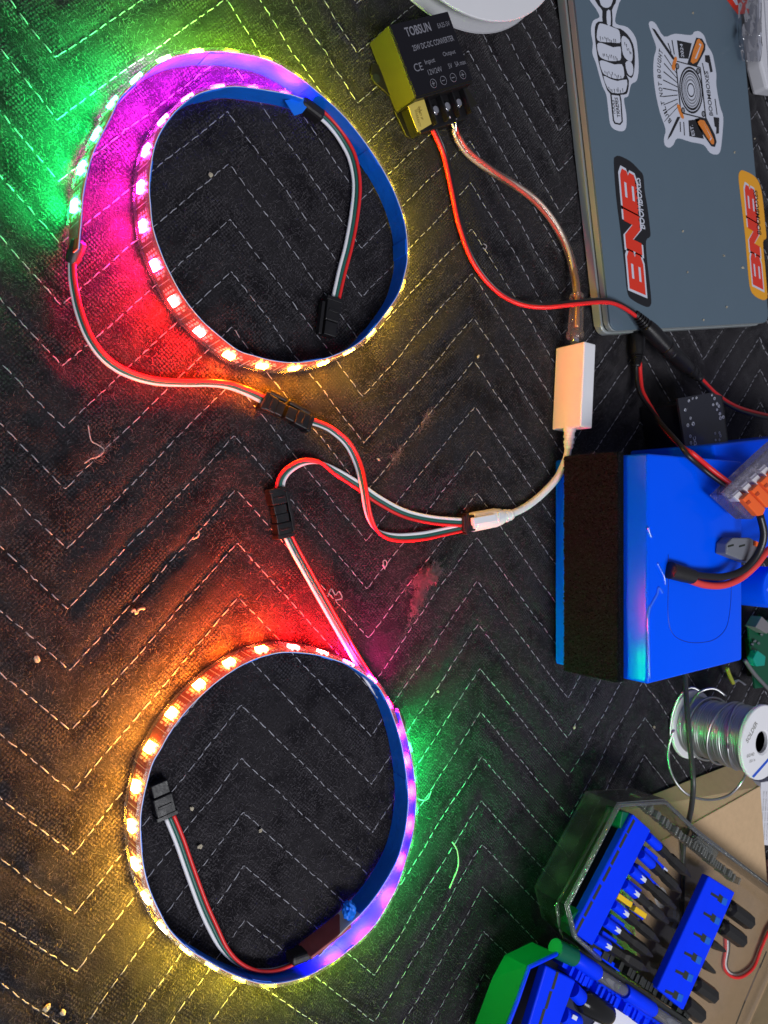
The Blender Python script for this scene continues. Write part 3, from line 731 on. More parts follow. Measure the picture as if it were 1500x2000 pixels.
def s7(pts): return [(1080+x/3.5714, 280+y/3.5714) for x, y in pts]
# fist and wrench sticker
fist = flat('sticker', s6([(262, -20), (300, 60), (325, 118), (280, 145), (265, 215), (278, 300), (275, 370), (300, 440), (322, 520), (345, 600), (372, 660), (385, 760), (398, 860), (425, 900), (480, 916), (510, 890), (512, 800), (495, 690), (525, 670), (545, 590), (585, 560), (598, 470), (590, 340), (575, 260), (520, 190), (440, 165), (440, 100), (462, 20), (465, -20)]), Z1, M_stw, lap, 3)
fist['label'] = 'white sticker of a fist gripping a wrench'
multi('sticker_art', [s6(p) for p in (
    [(285, -20), (318, 40), (345, 75), (348, 165), (415, 190), (412, 70), (438, 20), (440, -20), (425, -20), (405, 40), (370, 55), (335, 35), (318, -20)],
    [(300, 165), (345, 150), (440, 195), (470, 200), (520, 240), (560, 310), (572, 400), (566, 500), (548, 545), (510, 520), (530, 560), (522, 640), (495, 660), (400, 655), (365, 590), (340, 510), (318, 430), (300, 320), (292, 230)])], Z2, M_stk, lap, 2)
multi('sticker_art', [s6(p) for p in (
    [(318, 175), (345, 165), (430, 195), (462, 215), (470, 270), (465, 300), (400, 295), (330, 290), (305, 260)],
    [(308, 310), (340, 300), (420, 330), (470, 325), (474, 380), (468, 420), (400, 425), (345, 408), (320, 380)],
    [(325, 428), (360, 425), (430, 450), (480, 448), (496, 500), (490, 545), (430, 548), (370, 525), (345, 500)],
    [(352, 530), (390, 545), (450, 565), (515, 555), (512, 620), (490, 648), (410, 645), (375, 600)],
    [(492, 250), (530, 280), (552, 340), (556, 400), (545, 430), (515, 415), (490, 380), (480, 320), (478, 270)],
    [(505, 440), (530, 425), (555, 450), (560, 500), (545, 530), (520, 510)],
    [(375, 80), (400, 75), (402, 175), (378, 165)])], Z3, M_stw, lap, 2)
strokes = []
for x0, y0, n_, dx, dy, ln in ((330, 225, 9, 13, 3, 34), (345, 345, 9, 13, 3, 32), (360, 470, 9, 14, 3, 32), (385, 580, 8, 14, 2, 30), (500, 270, 6, 9, 14, 24)):
    for i in range(n_):
        x = x0+dx*i+random.uniform(-4, 4); y = y0+dy*i+random.uniform(18, 40); l = ln*random.uniform(.5, 1.1)
        strokes.append(s6([(x-1, y), (x+3.5, y), (x+6, y+l), (x+4, y+l)]))
multi('sticker_art', strokes, Z4, M_stk, lap)
multi('sticker_art', [s6([(400, 655), (470, 660), (478, 700), (488, 850), (470, 872), (430, 864), (418, 840)])], Z2, M_stk, lap)
multi('sticker_art', [s6([(410, 662), (462, 668), (470, 710), (478, 846), (465, 860), (436, 854), (427, 836)])], Z3, M_stw, lap)
for t, a, b in (('TOOLS', (438, 800), (428, 700)), ('OF THE', (452, 780), (446, 715)), ('TRADES', (472, 820), (452, 680))):
    pa, pb = s6([a, b]); text('sticker_text', t, P(*pa, Z4), P(*pb, Z4), .0030 if t != 'OF THE' else .0014, Z4, M_stk, lap, .015)
# boombox sticker
bb = flat('sticker', s6([(668, 165), (690, 148), (720, 170), (775, 255), (850, 235), (960, 245), (985, 222), (1020, 218), (1055, 250), (1075, 310), (1110, 370), (1125, 430), (1140, 520), (1140, 600), (1165, 740), (1188, 820), (1180, 960), (1165, 1060), (1130, 1078), (1090, 1060), (1050, 1010), (960, 990), (870, 965), (840, 1010), (810, 1030), (780, 1010), (775, 960), (785, 900), (745, 780), (715, 640), (700, 500), (705, 400), (720, 330), (690, 240)]), Z1, M_stw, lap, 3)
bb['label'] = 'white and orange boombox speaker sticker with crossed screwdrivers'
rays = []
ccx, ccy = 860, 560
for i in range(17):
    t = math.radians(108+9.2*i); c_, s_ = math.cos(t), -math.sin(t)
    r0, r1 = 60 if 5 < i < 12 else 130, 118 if 3 < i < 13 else 300
    if i < 3 or i > 13: r0 = 190
    n_ = (-s_, c_); wv = 3
    rays.append(s6([(ccx+c_*r0-n_[0]*wv, ccy+s_*r0*1.3-n_[1]*wv), (ccx+c_*r1-n_[0]*wv, ccy+s_*r1-n_[1]*wv), (ccx+c_*r1+n_[0]*wv, ccy+s_*r1+n_[1]*wv), (ccx+c_*r0+n_[0]*wv, ccy+s_*r0*1.3+n_[1]*wv)]))
for k in range(9):
    y = 420+k*48; x1 = 765+abs(k-4)*3
    rays.append(s6([(x1+2, y-40+k*10), (870, 520+k*28), (870, 526+k*28), (x1, y-33+k*10)]))
multi('sticker_art', rays[17:], Z2, M_stk, lap)
multi('sticker_art', [s6(p) for p in ([(800, 300), (806, 300), (828, 365), (824, 368)], [(828, 280), (834, 280), (850, 380), (845, 380)], [(885, 850), (891, 850), (893, 920), (888, 920)], [(910, 850), (915, 850), (921, 945), (916, 945)])], Z3, M_stk, lap)
multi('sticker_art', [s6(p) for p in ([(865, 280), (968, 302), (945, 410), (880, 405)], [(945, 840), (1020, 830), (1052, 968), (952, 950)],
    [(690, 195), (712, 205), (845, 400), (855, 430), (832, 410), (722, 250)], [(800, 975), (806, 950), (868, 815), (890, 815), (825, 945)],
    [(1000, 262), (1040, 270), (1064, 310), (1062, 350), (1000, 470), (985, 500), (930, 470), (945, 420)],
    [(990, 830), (1065, 810), (1130, 940), (1142, 990), (1130, 1025), (1105, 1020), (1020, 900)],
    [(1060, 385), (1092, 385), (1115, 500), (1098, 505), (1085, 440), (1062, 430)], [(1120, 815), (1160, 822), (1158, 930), (1138, 935), (1140, 890), (1128, 880)])], Z2, M_stk, lap)
multi('sticker_art', [s6(p) for p in ([(1005, 278), (1030, 282), (1050, 312), (1046, 345), (1005, 430), (960, 430)], [(1010, 850), (1055, 840), (1110, 945), (1125, 990), (1108, 1005), (1040, 900)],
    [(828, 470), (850, 398), (866, 410), (850, 490)], [(865, 735), (885, 735), (915, 820), (895, 820)])], Z3, M_sto, lap, 2)
multi('sticker_art', [s6(p) for p in ([(1022, 302), (1036, 310), (1000, 410), (985, 408)], [(1035, 860), (1048, 856), (1108, 965), (1098, 980)])], Z4, M_stw, lap)
multi('sticker_art', [s6(p) for p in ([(1012, 310), (1028, 318), (990, 408), (975, 405)], [(1030, 855), (1045, 850), (1102, 960), (1092, 975)])], Z4+.00003, M_sto, lap)
multi('sticker_art', [s6([(852, 420), (1030, 468), (1072, 835), (890, 790)])], Z3, M_stk, lap)
multi('sticker_art', [s6([(860, 430), (1022, 474), (1062, 824), (897, 782)])], Z4, M_stw, lap)
def disc(px, rx, ry, z, m, ang=12, th=.00006):
    ca, sa = math.cos(math.radians(ang)), math.sin(math.radians(ang))
    multi('sticker_art', [s6([(px[0]+rx*math.cos(t)*ca-ry*math.sin(t)*sa, px[1]+rx*math.cos(t)*sa+ry*math.sin(t)*ca) for t in np.linspace(0, 2*math.pi, 33)[:-1]])], z, m, lap, 0, th)
spk = (963, 628)
for k, (rx, ry, m) in enumerate(((80, 165, M_stk), (72, 150, M_stw), (68, 143, M_stk), (60, 126, M_stw), (57, 120, M_stg), (52, 108, M_stw), (48, 100, M_stg), (42, 88, M_stw), (39, 80, M_stg), (32, 66, M_stw), (26, 50, M_stk), (20, 40, M_stw))):
    disc(spk, rx, ry, Z4+.00006*(k+1), m, -6)
for p in ((868, 462), (1013, 495), (908, 770), (1050, 795)):
    disc(p, 13, 22, Z5+.00002, M_stk, -6); disc(p, 8, 14, Z5+.00009, M_stg, -6)
# words along the arc and on the banners
def arc_text(t, px, h, z, m):
    c_ = spline([s6([p])[0] for p in px], step=1.0, n=12); pts = [P(*q, z) for q in c_]
    s_ = np.r_[0, np.cumsum([(b-a).length for a, b in zip(pts, pts[1:])])]
    Vs = []; Fs = []; Wd = [{'I': .45, ' ': .55}.get(ch, 1) for ch in t]; tot = sum(Wd); pos = 0
    for ch, wd_ in zip(t, Wd):
        if ch != ' ':
            V, F = text_arrays(ch, .012); V = V.copy(); V[:, 0] -= V[:, 0].min(); V[:, 1] -= V[:, 1].min()
            f = (pos+.1*wd_)/tot*s_[-1]; f2 = (pos+.86*wd_)/tot*s_[-1]
            p = Vector([np.interp(f, s_, [q[k] for q in pts]) for k in range(3)]); p2 = Vector([np.interp(f2, s_, [q[k] for q in pts]) for k in range(3)])
            d = p2-p; n_ = Vector((-d.y, d.x, 0)).normalized()
            b = len(Vs)
            for v in V: Vs.append(p+d*(v[0]/max(V[:, 0].max(), .05))+n_*(v[1]/V[:, 1].max()*h))
            Fs += [tuple(i+b for i in f_) for f_ in F]
        pos += wd_
    return from_arrays('sticker_text', Vs, Fs, lap, m)
arc_text('BUILT NOT BOUGHT', [(830, 845), (790, 760), (768, 660), (758, 560), (752, 470), (768, 355)], .0036, Z3, M_stk)
for t, a, b, h, m in (('BOOMBOXES', (1118, 808), (1082, 498), .0042, M_stk), ('2024', (915, 402), (905, 308), .0032, M_stw), ('EST.', (990, 945), (975, 870), .0034, M_stw)):
    pa, pb = s6([a, b]); text('sticker_text', t, P(*pa, Z3), P(*pb, Z3), h, Z3, m, lap, .01)
multi('sticker_art', [s6(p) for p in ([(1040, 440), (1046, 440), (1062, 520), (1056, 520)], [(1128, 690), (1134, 690), (1148, 800), (1142, 800)])], Z2, M_stk, lap)
# two lettered stickers
def bnb(outline, m_bg, quad, sub, label, tr, ink, dark):
    o = flat('sticker', tr(outline), Z1, m_bg, lap, 3); o['label'] = label
    (x0, y0), (x1, y1), hgt = quad
    pa, pb = tr([(x0, y0), (x1, y1)]); a = P(*pa, Z2); b = P(*pb, Z2); d = b-a; n_ = Vector((-d.y, d.x, 0)).normalized()*hgt
    GB = [(0, 0), (.80, 0), (1, .14), (1, .42), (.90, .50), (1, .58), (1, .86), (.82, 1), (0, 1)]
    GN = [(0, 0), (.31, 0), (.31, .52), (.66, 0), (1, 0), (1, 1), (.69, 1), (.69, .48), (.34, 1), (0, 1)]
    SL = [[(.30, .21), (.68, .21), (.68, .34), (.30, .34)], [(.30, .66), (.68, .66), (.68, .79), (.30, .79)]]
    for k, G in enumerate((GB, GN, GB)):
        def put(pts, z, m, grow=0.0):
            g = [(.5+(x-.5)*(1+grow), .5+(y-.5)*(1+grow*1.5)) for x, y in pts]
            q = [a+d*((k+.02+x*.96)*.315+.055*(y-.5)*.9+.03)+n_*y for x, y in g]
            prism('sticker_letter', q, z-.00007, z, m, lap)
        put(G, Z2, M_stw, .13); put(G, Z3, M_str)
        if G is GB:
            for s_ in SL: put(s_, Z4, M_stw)
    pa, pb = tr([sub[0], sub[1]])
    a = P(*pa, Z3); b = P(*pb, Z3); d = (b-a).normalized(); n_ = Vector((-d.y, d.x, 0))
    text('sticker_letters', 'BOOMBOXES', a, b, sub[2], Z3, ink, lap, .018, .2)
bnb([(425, 130), (435, 95), (465, 88), (540, 125), (600, 185), (630, 225), (640, 330), (660, 450), (678, 600), (678, 650), (650, 680), (655, 800), (672, 950), (686, 1090), (680, 1130), (650, 1140), (560, 1095), (520, 1040), (500, 860), (470, 600), (440, 360)],
    M_stk, ((648, 1070), (574, 180), .0148), ((645, 600), (608, 238), .0056), 'black sticker with red BNB lettering', s7, M_stw, 0)
bnb([(1295, 240), (1305, 195), (1330, 190), (1400, 225), (1440, 280), (1462, 380), (1480, 560), (1488, 660), (1465, 690), (1480, 860), (1495, 1050), (1490, 1085), (1455, 1090), (1390, 1045), (1365, 940), (1340, 640), (1310, 380)],
    M_sty, ((1468, 1030), (1404, 285), .0126), ((1455, 640), (1425, 325), .0052), 'yellow sticker with red BNB lettering', s7, M_stk, 0)
rs = flat('sticker', [(1405, -20), (1441, 28), (1463, 26), (1458, -20)], Z1, M_str, lap); rs['label'] = 'red sticker at the far corner of the lid'
flat('sticker_art', [(1424, -12), (1438, 10), (1442, 9), (1436, -12)], Z2, M_stw, lap)
# flecks of lint on the lid
for x, y, lb in ((1333, 452, 'faint lint fleck in the middle of the laptop lid'), (1342, 532, 'bright lint fleck on the lid right of the black BNB sticker'), (1413, 500, 'small lint fleck on the lid left of the yellow sticker'),
                 (1450, 523, 'lint fleck on the lid touching the yellow sticker'), (1418, 600, 'elongated lint fleck on the lid below the yellow sticker'), (1373, 625, 'lint fleck lowest on the laptop lid, near its edge'),
                 (1474, 271, 'lint fleck at the far edge of the lid beside the speaker sticker'), (1434, 298, 'lint fleck on the lid just below the speaker sticker'), (1353, 26, 'tiny lint fleck on the lid above the speaker sticker')):
    q = P(x, y, ZL); r = random.uniform(.0006, .0011)
    bm = bmesh.new(); bmesh.ops.create_icosphere(bm, subdivisions=1, radius=r, matrix=Matrix.Translation(q+Vector((0, 0, r*.4))))
    for v in bm.verts: v.co += Vector((random.gauss(0, r*.3), random.gauss(0, r*.3), 0))
    o = from_bm('lint_fleck', bm, None, M_crumb); tag(o, lb, 'lint', 'lint flecks on the laptop')

# ------------------------------------------------------------------ battery pack with foam
bt = thing('battery_pack', P(1083, 1100, 0), 'large blue shrink-wrapped battery pack with a black foam band and red-black leads', 'battery pack')
ZB = .0645
b0 = P(1265, 885, ZB); b1 = P(1265, 1337, ZB); b2 = P(1450, 1290, ZB); b3 = P(1450, 900, ZB)
def wrap_block():
    bm = bmesh.new(); bm_prism(bm, [b0, b1, b2, b3], .0003, ZB, bevel=.0016, seg=4)
    return from_bm('shrink_wrap', bm, bt, M_batt, False)
sw = wrap_block()
for p in sw.data.polygons: p.use_smooth = True
try: sw.data.set_sharp_from_angle(angle=math.radians(50))
except Exception: pass
# foam band, roughened
bm = bmesh.new(); xa = b0.x-.0048
bm_prism(bm, [(xa, b1.y-.0015), (b0.x+.0002, b1.y-.0015), (b0.x+.0002, b0.y+.0015), (xa, b0.y+.0015)], .0125, .0500, bevel=.0012)
for v in bm.verts: v.co += Vector((random.gauss(0, .0001), 0, 0))
ny_, nz_ = 150, 50; gv = [[bm.verts.new((xa-.0006-.0004*random.random()*random.random()*3, b1.y-.0012+(b0.y-b1.y+.0024)*a_/ny_+random.gauss(0, .0001), .0128+.0368*c_/nz_+random.gauss(0, .0001))) for c_ in range(nz_+1)] for a_ in range(ny_+1)]
for a_ in range(ny_):
    for c_ in range(nz_): bm.faces.new((gv[a_][c_], gv[a_][c_+1], gv[a_+1][c_+1], gv[a_+1][c_]))
from_bm('foam_band', bm, bt, M_foam)
def foam_fuzz(n=16000):
    Vs = []; Fs = []
    for i in range(n):
        y = random.uniform(b1.y-.002, b0.y+.002); z = random.uniform(.0122, .0504)
        p = Vector((xa-.0007, y, z)); e = random.random()
        if e < .10: p = Vector((random.uniform(xa, b0.x), y, .0500))
        elif e < .16: p = Vector((random.uniform(xa, b0.x), random.choice((b1.y-.0015, b0.y+.0015)), z))
        d_ = Vector((-1 if e > .16 else random.gauss(0, 1), random.gauss(0, .9), random.gauss(0, .9))).normalized()*random.uniform(.0004, .0013)
        sd = Vector((random.gauss(0, 1), random.gauss(0, 1), random.gauss(0, 1))).normalized()*.00008
        b = len(Vs); Vs += [p-sd, p+sd, p+d_]; Fs.append((b, b+1, b+2))
    o = from_arrays('foam_fuzz', Vs, Fs, bt, mat('foam_fibre', (.048, .052, .060), 1.0, spec=.05)); o['kind'] = 'stuff'
foam_fuzz()
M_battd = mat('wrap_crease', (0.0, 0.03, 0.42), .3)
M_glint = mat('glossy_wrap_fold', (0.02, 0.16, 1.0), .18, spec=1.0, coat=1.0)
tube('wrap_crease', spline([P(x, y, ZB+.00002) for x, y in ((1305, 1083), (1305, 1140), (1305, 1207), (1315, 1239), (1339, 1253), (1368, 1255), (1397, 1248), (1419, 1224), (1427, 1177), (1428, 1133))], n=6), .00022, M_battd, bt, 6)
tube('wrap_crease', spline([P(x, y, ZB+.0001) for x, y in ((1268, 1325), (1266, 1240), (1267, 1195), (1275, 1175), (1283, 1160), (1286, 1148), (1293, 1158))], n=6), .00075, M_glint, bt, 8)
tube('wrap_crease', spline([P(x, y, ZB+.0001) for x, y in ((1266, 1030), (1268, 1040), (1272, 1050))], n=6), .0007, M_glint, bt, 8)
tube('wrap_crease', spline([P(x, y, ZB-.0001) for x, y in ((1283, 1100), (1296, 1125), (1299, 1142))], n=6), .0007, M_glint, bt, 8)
lathe('heat_shrink', P(1306, 1113, ZB+.002), P(1352, 1126, ZB+.0042), [(0, .0032), (.05, .0046), (.6, .0044), (1, .0040)], M_shrink, bt, 16)
tube('black_wire', spline([P(1340, 1119, ZB+.0045), P(1375, 1125, ZB+.0045), P(1415, 1126, ZB+.006), P(1452, 1113, ZB+.009), P(1480, 1082, ZB+.013), P(1492, 1045, ZB+.016), P(1484, 1005, ZB+.016)], step=.002), .0020, M_black_w, bt, 12)
tube('red_wire', spline([P(1342, 1131, ZB+.0035), P(1375, 1142, ZB+.003), P(1412, 1143, ZB+.004), P(1445, 1130, ZB+.006), P(1475, 1105, ZB+.010), P(1500, 1075, ZB+.012), P(1540, 1050, ZB+.012)], step=.002), .0020, mat('red_silicone_wire', (.72, .05, .045), .45), bt, 12)

# lead with a barrel plug that ends beside the laptop
pl = thing('battery_lead', P(1250, 760, 0), 'red and black lead with barrel plug lying below the laptop edge, rising onto the battery', 'cable')
barrel(pl, P(1243, 716, .0052), P(1246, 640, .0056), r=.0046)
ribbon([(1246, 708, .0052, 20), (1247, 735, .0048, 25), (1252, 765, .0080, 20), (1272, 800, .018, 15), (1300, 838, .040, 10), (1340, 880, .0655, 20), (1380, 915, ZB+.004, 35), (1415, 942, ZB+.008, 30), (1450, 968, ZB+.012, 10)],
       RB, pl, r=.00135, names=RBN)

# lever connectors
M_clr = clear_mat('clear_polycarbonate', (0.92, 0.90, 0.98), .16, .08, (.62, .60, .75), bump=.3, bscale=250, gloss=.2)
M_orange = mat('orange_lever', (0.90, 0.13, 0.02), .35)
lv = thing('lever_connector', P(1440, 960, ZB), 'clear lever wire connector with orange levers resting on the blue battery', 'wire connector')
zc = ZB+.006
prism('clear_housing', PX([(1411, 967), (1499, 884), (1590, 800), (1650, 870), (1470, 1014), (1462, 1014)], zc+.008), zc, zc+.008, M_clr, lv, .0006)
prism('clear_top', PX([(1414, 962), (1500, 882), (1590, 798), (1600, 812), (1508, 902), (1427, 976)], zc+.0105), zc+.0082, zc+.0105, M_clr, lv, .0005)
for i in range(4):
    ox, oy = 17.5*i, -16.5*i
    prism('metal_clamp', PX([(1430+ox, 966+oy), (1441+ox, 956+oy), (1455+ox, 970+oy), (1445+ox, 980+oy)], zc+.0095), zc+.004, zc+.0095, mat('frosted_clamp', (.74, .74, .78), .45, metal=.3), lv, .0003)
    prism('lever', PX([(1449+ox, 975+oy), (1462+ox, 962+oy), (1494+ox, 994+oy), (1489+ox, 1006+oy), (1479+ox, 1008+oy)], zc+.0115), zc+.0083, zc+.0120, M_orange, lv, .0005)
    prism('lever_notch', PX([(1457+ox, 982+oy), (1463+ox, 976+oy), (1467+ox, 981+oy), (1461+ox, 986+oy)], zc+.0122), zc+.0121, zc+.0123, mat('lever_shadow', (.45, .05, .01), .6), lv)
gs = thing('splice_connector', P(1440, 1075, ZB), 'grey lever splice connector lying on the far edge of the blue battery', 'wire connector')
prism('grey_housing', PX([(1415, 1082), (1417, 1061), (1428, 1050), (1462, 1050), (1482, 1061), (1477, 1094), (1462, 1100)], ZB+.006), ZB+.0002, ZB+.007, mat('grey_nylon', (.16, .17, .20), .5), gs, .0008)
for x in (1427, 1449): prism('test_slot', PX([(x-5, 1066), (x+6, 1063), (x+6, 1066), (x-5, 1069)], ZB+.0072), ZB+.0071, ZB+.0073, M_slot, gs)
prism('lever', PX([(1474, 1056), (1486, 1062), (1484, 1070), (1474, 1066)], ZB+.008), ZB+.0072, ZB+.0088, M_orange, gs, .0003)
tube('red_wire', spline([P(1478, 1085, ZB+.005), P(1500, 1078, ZB+.006), P(1540, 1060, ZB+.006)], n=6), .0018, M_red, gs, 10)

# things behind the battery
b2t = prism('battery_pack', PX([(1392, 868), (1640, 840), (1640, 1085), (1440, 1090)], .058), .0003, .058, M_batt, None, .0015)
tag(b2t, 'second blue battery pack standing behind the foam-banded one', 'battery pack')
cell = thing('battery_cell', P(1500, 1150, 0), 'blue wrapped cell beyond the right edge of the big battery', 'battery cell')
cc_ = P(1512, 1148, .05)
lathe('cell_body', (cc_.x, cc_.y, .0003), (cc_.x, cc_.y, .050), [(0, .0125), (.02, .0130), (.97, .0130), (1, .012)], M_batt, cell, 28)
lathe('cell_cap', (cc_.x, cc_.y, .0501), (cc_.x, cc_.y, .052), [(0, .005), (1, .0045)], M_steel, cell, 20)
md = thing('circuit_module', P(1370, 830, 0), 'small black circuit board module between the laptop and the battery', 'circuit board')
zp = .032
prism('module_body', PX([(1318, 790), (1400, 774), (1418, 915), (1340, 925)], .026), .0003, zp-.0018, M_blackp, md, .0006)
prism('board', PX([(1324, 778), (1388, 767), (1408, 772), (1427, 905), (1345, 915)], zp), zp-.0016, zp, mat('black_solder_mask', (0.010, 0.011, 0.018), .3, coat=.3), md, .0002)
def c6(x, y): return (1220+x/5.357, 600+y/5.357)
M_tin = mat('tinned_pad', (0.62, 0.64, 0.70), .35, metal=.6)
for x, y, r in ((670, 980, .9), (710, 955, .7), (750, 948, .8), (632, 1075, 1), (688, 1160, .9), (660, 1235, 1.1), (715, 1220, 1.3), (685, 1350, 1), (692, 1420, 1), (912, 920, .8), (938, 955, 1), (925, 1020, .9), (965, 1010, 1), (985, 1035, 1), (965, 1072, .8), (995, 1115, 1), (1030, 1150, 1.1), (1000, 1160, 1.2), (945, 1320, .8), (990, 1315, .9), (1000, 1345, 1), (950, 1390, .7), (990, 1388, .8)):
    q = P(*c6(x, y), zp); t = np.linspace(0, 2*math.pi, 13)
    tube('solder_ring', np.stack([q.x+.0008*r*np.cos(t), q.y+.0008*r*np.sin(t), np.full(13, zp+.0001)], 1), .00028*r, M_tin, md, 5)
for a, b, t in (((770, 1545), (740, 1350), 'DC-DC'), ((830, 1540), (800, 1480), '5V')):
    text('printed_text', t, P(*c6(*a), zp), P(*c6(*b), zp), .0028, zp+.0001, M_tin, md, .02)
gp = thing('circuit_board', P(1490, 1290, 0), 'green circuit board with grey and teal parts at the right edge behind the battery', 'circuit board')
prism('board', PX([(1462, 1225), (1560, 1190), (1570, 1330), (1475, 1345)], .012), .0105, .0120, mat('green_solder_mask', (0.0, 0.07, 0.03), .35), gp, .0002)
prism('standoff', PX([(1480, 1250), (1540, 1240), (1540, 1320), (1485, 1325)], .010), .0002, .0104, M_blackp, gp)
prism('metal_tab', PX([(1476, 1225), (1488, 1204), (1512, 1226), (1498, 1238)], .020), .0121, .020, mat('grey_metal_tab', (.28, .27, .27), .45, metal=.5), gp, .0004)
prism('teal_capacitor', PX([(1471, 1287), (1480, 1270), (1496, 1282), (1494, 1300), (1478, 1302)], .017), .0121, .017, mat('teal_plastic', (0.0, .28, .21), .35), gp, .0006)
for x, y in ((1486, 1239), (1473, 1252), (1480, 1256), (1468, 1258)): lathe('solder_joint', P(x, y, .0121), P(x, y, .0145), [(0, .0016), (.5, .0011), (1, .0003)], M_steel, gp, 12)
tube('grey_ribbon_cable', spline([P(1455, 1290, .022), P(1475, 1318, .017), P(1505, 1350, .012)], n=6), .0014, mat('grey_cable', (.13, .13, .14), .5), gp, 8)
gl = thing('wire_stub', P(1430, 1340, 0), 'short yellow-green wire with a bare silver end in the gap below the battery', 'wire')
tube('insulation', spline([P(1420, 1305, .010), P(1425, 1320, .008), P(1432, 1334, .006)], n=6), .0014, mat('yellow_green_wire', (.40, .42, .05), .45), gl, 8)
tube('bare_end', spline([P(1432, 1334, .006), P(1442, 1328, .006), P(1455, 1337, .005)], n=6), .0012, M_steel, gl, 8)

# ------------------------------------------------------------------ solder spool
sp = thing('solder_spool', (0.4585, -0.1425, 0), 'white spool of silver solder wire standing upright beside the cardboard box', 'solder spool')
sx, sy = .4585, -.1425
lathe('bottom_flange', (sx, sy, .0002), (sx, sy, .0030), [(0, .0222), (.2, .0228), (.8, .0228), (1, .0222)], M_white, sp, 48)
prof = [(0, .010)]
nw = 30
for i in range(nw):
    for k in range(5):
        a = math.pi*(k+.5)/5; prof.append(((i+.5-.5*math.cos(a))/nw, (.0182 if i < 17 else .0196)+.00075*math.sin(a)+.0002*math.sin(i*1.7)))
prof.append((1, .010))
lathe('wound_solder', (sx, sy, .0031), (sx, sy, .0478), prof, M_solder, sp, 56)
for z0, z1, ph_ in ((.012, .018, 0), (.024, .031, 1.2), (.030, .040, 3.2)):
    t = np.linspace(0, 2*math.pi, 48)
    tube('loose_turn', np.stack([sx+.0204*np.cos(t+ph_), sy+.0204*np.sin(t+ph_), z0+(z1-z0)*(.5+.5*np.cos(t))], 1), .00085, M_solder, sp, 7)
# top flange with a hub hole
bm = bmesh.new(); N_ = 56
rings = [(.0068, .0480), (.0225, .0480), (.0230, .0486), (.0230, .0502), (.0225, .0508), (.0080, .0508), (.0068, .0500)]
vv = [[bm.verts.new((sx+r*math.cos(2*math.pi*k/N_), sy+r*math.sin(2*math.pi*k/N_), z)) for k in range(N_)] for r, z in rings]
for i in range(len(rings)):
    i2 = (i+1) % len(rings)
    for k in range(N_): bm.faces.new((vv[i][k], vv[i][(k+1) % N_], vv[i2][(k+1) % N_], vv[i2][k]))
from_bm('top_flange', bm, sp, M_white)
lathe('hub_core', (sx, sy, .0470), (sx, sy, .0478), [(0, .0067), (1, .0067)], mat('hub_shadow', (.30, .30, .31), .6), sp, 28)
M_ink2 = mat('grey_ink', (.22, .22, .20), .6)
text('printed_text', 'SOLDER', (sx-.0165, sy+.0020), (sx-.0055, sy+.0125), .0034, .0509, M_ink2, sp, .02)
text('printed_text', '60/40', (sx-.0175, sy-.0065), (sx-.0095, sy-.0065), .0022, .0509, M_ink2, sp)
text('printed_text', '.031 in', (sx-.0150, sy-.0100), (sx-.0085, sy-.0100), .0018, .0509, M_ink2, sp)
prism('printed_stripe', [(sx-.0120, sy-.0187), (sx-.0100, sy-.0200), (sx+.0190, sy-.0070), (sx+.0200, sy-.0045)], .05082, .0509, mat('blue_ink', (.01, .08, .55), .5), sp)
loop = spline([P(1316, 1425, .016), P(1306, 1460, .014), (P(1308, 1500, .016)), P(1325, 1535, .020), P(1352, 1556, .023), P(1390, 1562, .024), P(1425, 1552, .026), P(1450, 1525, .030), P(1460, 1495, .036), P(1462, 1470, .040)], step=.002)
tube('solder_tail', loop, .0008, M_solder, sp, 8)
tube('solder_tail', spline([P(1308, 1440, .006), P(1312, 1400, .008), P(1326, 1362, .012), P(1348, 1343, .018), P(1368, 1350, .022)], step=.002), .0008, M_solder, sp, 8)
tube('solder_tail', spline([P(1346, 1380, .014), P(1366, 1352, .022), P(1395, 1345, .028), P(1418, 1360, .032)], step=.002), .0008, M_solder, sp, 8)
tube('black_cable', spline([P(1337, 1300, .018), P(1339, 1340, .022), P(1343, 1400, .030), P(1349, 1470, .036), P(1354, 1530, .040), P(1350, 1580, .034), P(1341, 1620, .026), P(1335, 1655, .0205), P(1333, 1720, .0195), P(1331, 1790, .0195), P(1322, 1850, .0195)], step=.003), .0016, mat('grey_black_rubber', (.035, .037, .037), .4), None, 10)
tag(COL.objects[-1] if False else bpy.data.objects['black_cable'], 'thin dark grey cable running past the solder spool and over the cardboard', 'cable')

# ------------------------------------------------------------------ cardboard box
cb = thing('cardboard_box', P(1420, 1700, 0), 'flat brown cardboard box under the open bit case', 'cardboard box')
ZK = .018
k0 = P(1485, 1535, ZK); kd = (P(1330, 1622, ZK)-k0); kd.z = 0
ka = k0+kd.normalized()*.140; kn = P(1500, 1740, ZK)-k0; kn.z = 0; kn.normalize()
prism('lid', [k0, ka, ka+kn*.30, k0+kn*.30], .0160, ZK, M_card, cb, .0004)
prism('tray', [k0+kn*.002-kd.normalized()*-.002, ka+kn*.002, ka+kn*.297, k0+kn*.297+kd.normalized()*.002], .0002, .0158, M_card, cb)
fa = [k0+Vector((0, 0, 0)), ka]
Vv = [k0+Vector((-.001, -.0006, -.0006)), ka+Vector((0, -.0006, -.0006)), Vector((ka.x-.004, ka.y+.022, .0012)), Vector((k0.x-.001, k0.y+.012, .0012))]
Vv = Vv+[v-Vector((0, .0006, .0014)) for v in Vv]
from_arrays('side_flap', Vv, [(0, 1, 2, 3), (7, 6, 5, 4), (0, 4, 5, 1), (1, 5, 6, 2), (2, 6, 7, 3), (3, 7, 4, 0)], cb, M_card)
M_wprint = mat('white_box_print', (.70, .70, .74), .6)
pa, pb = (1322, 1790), (1303, 1818)
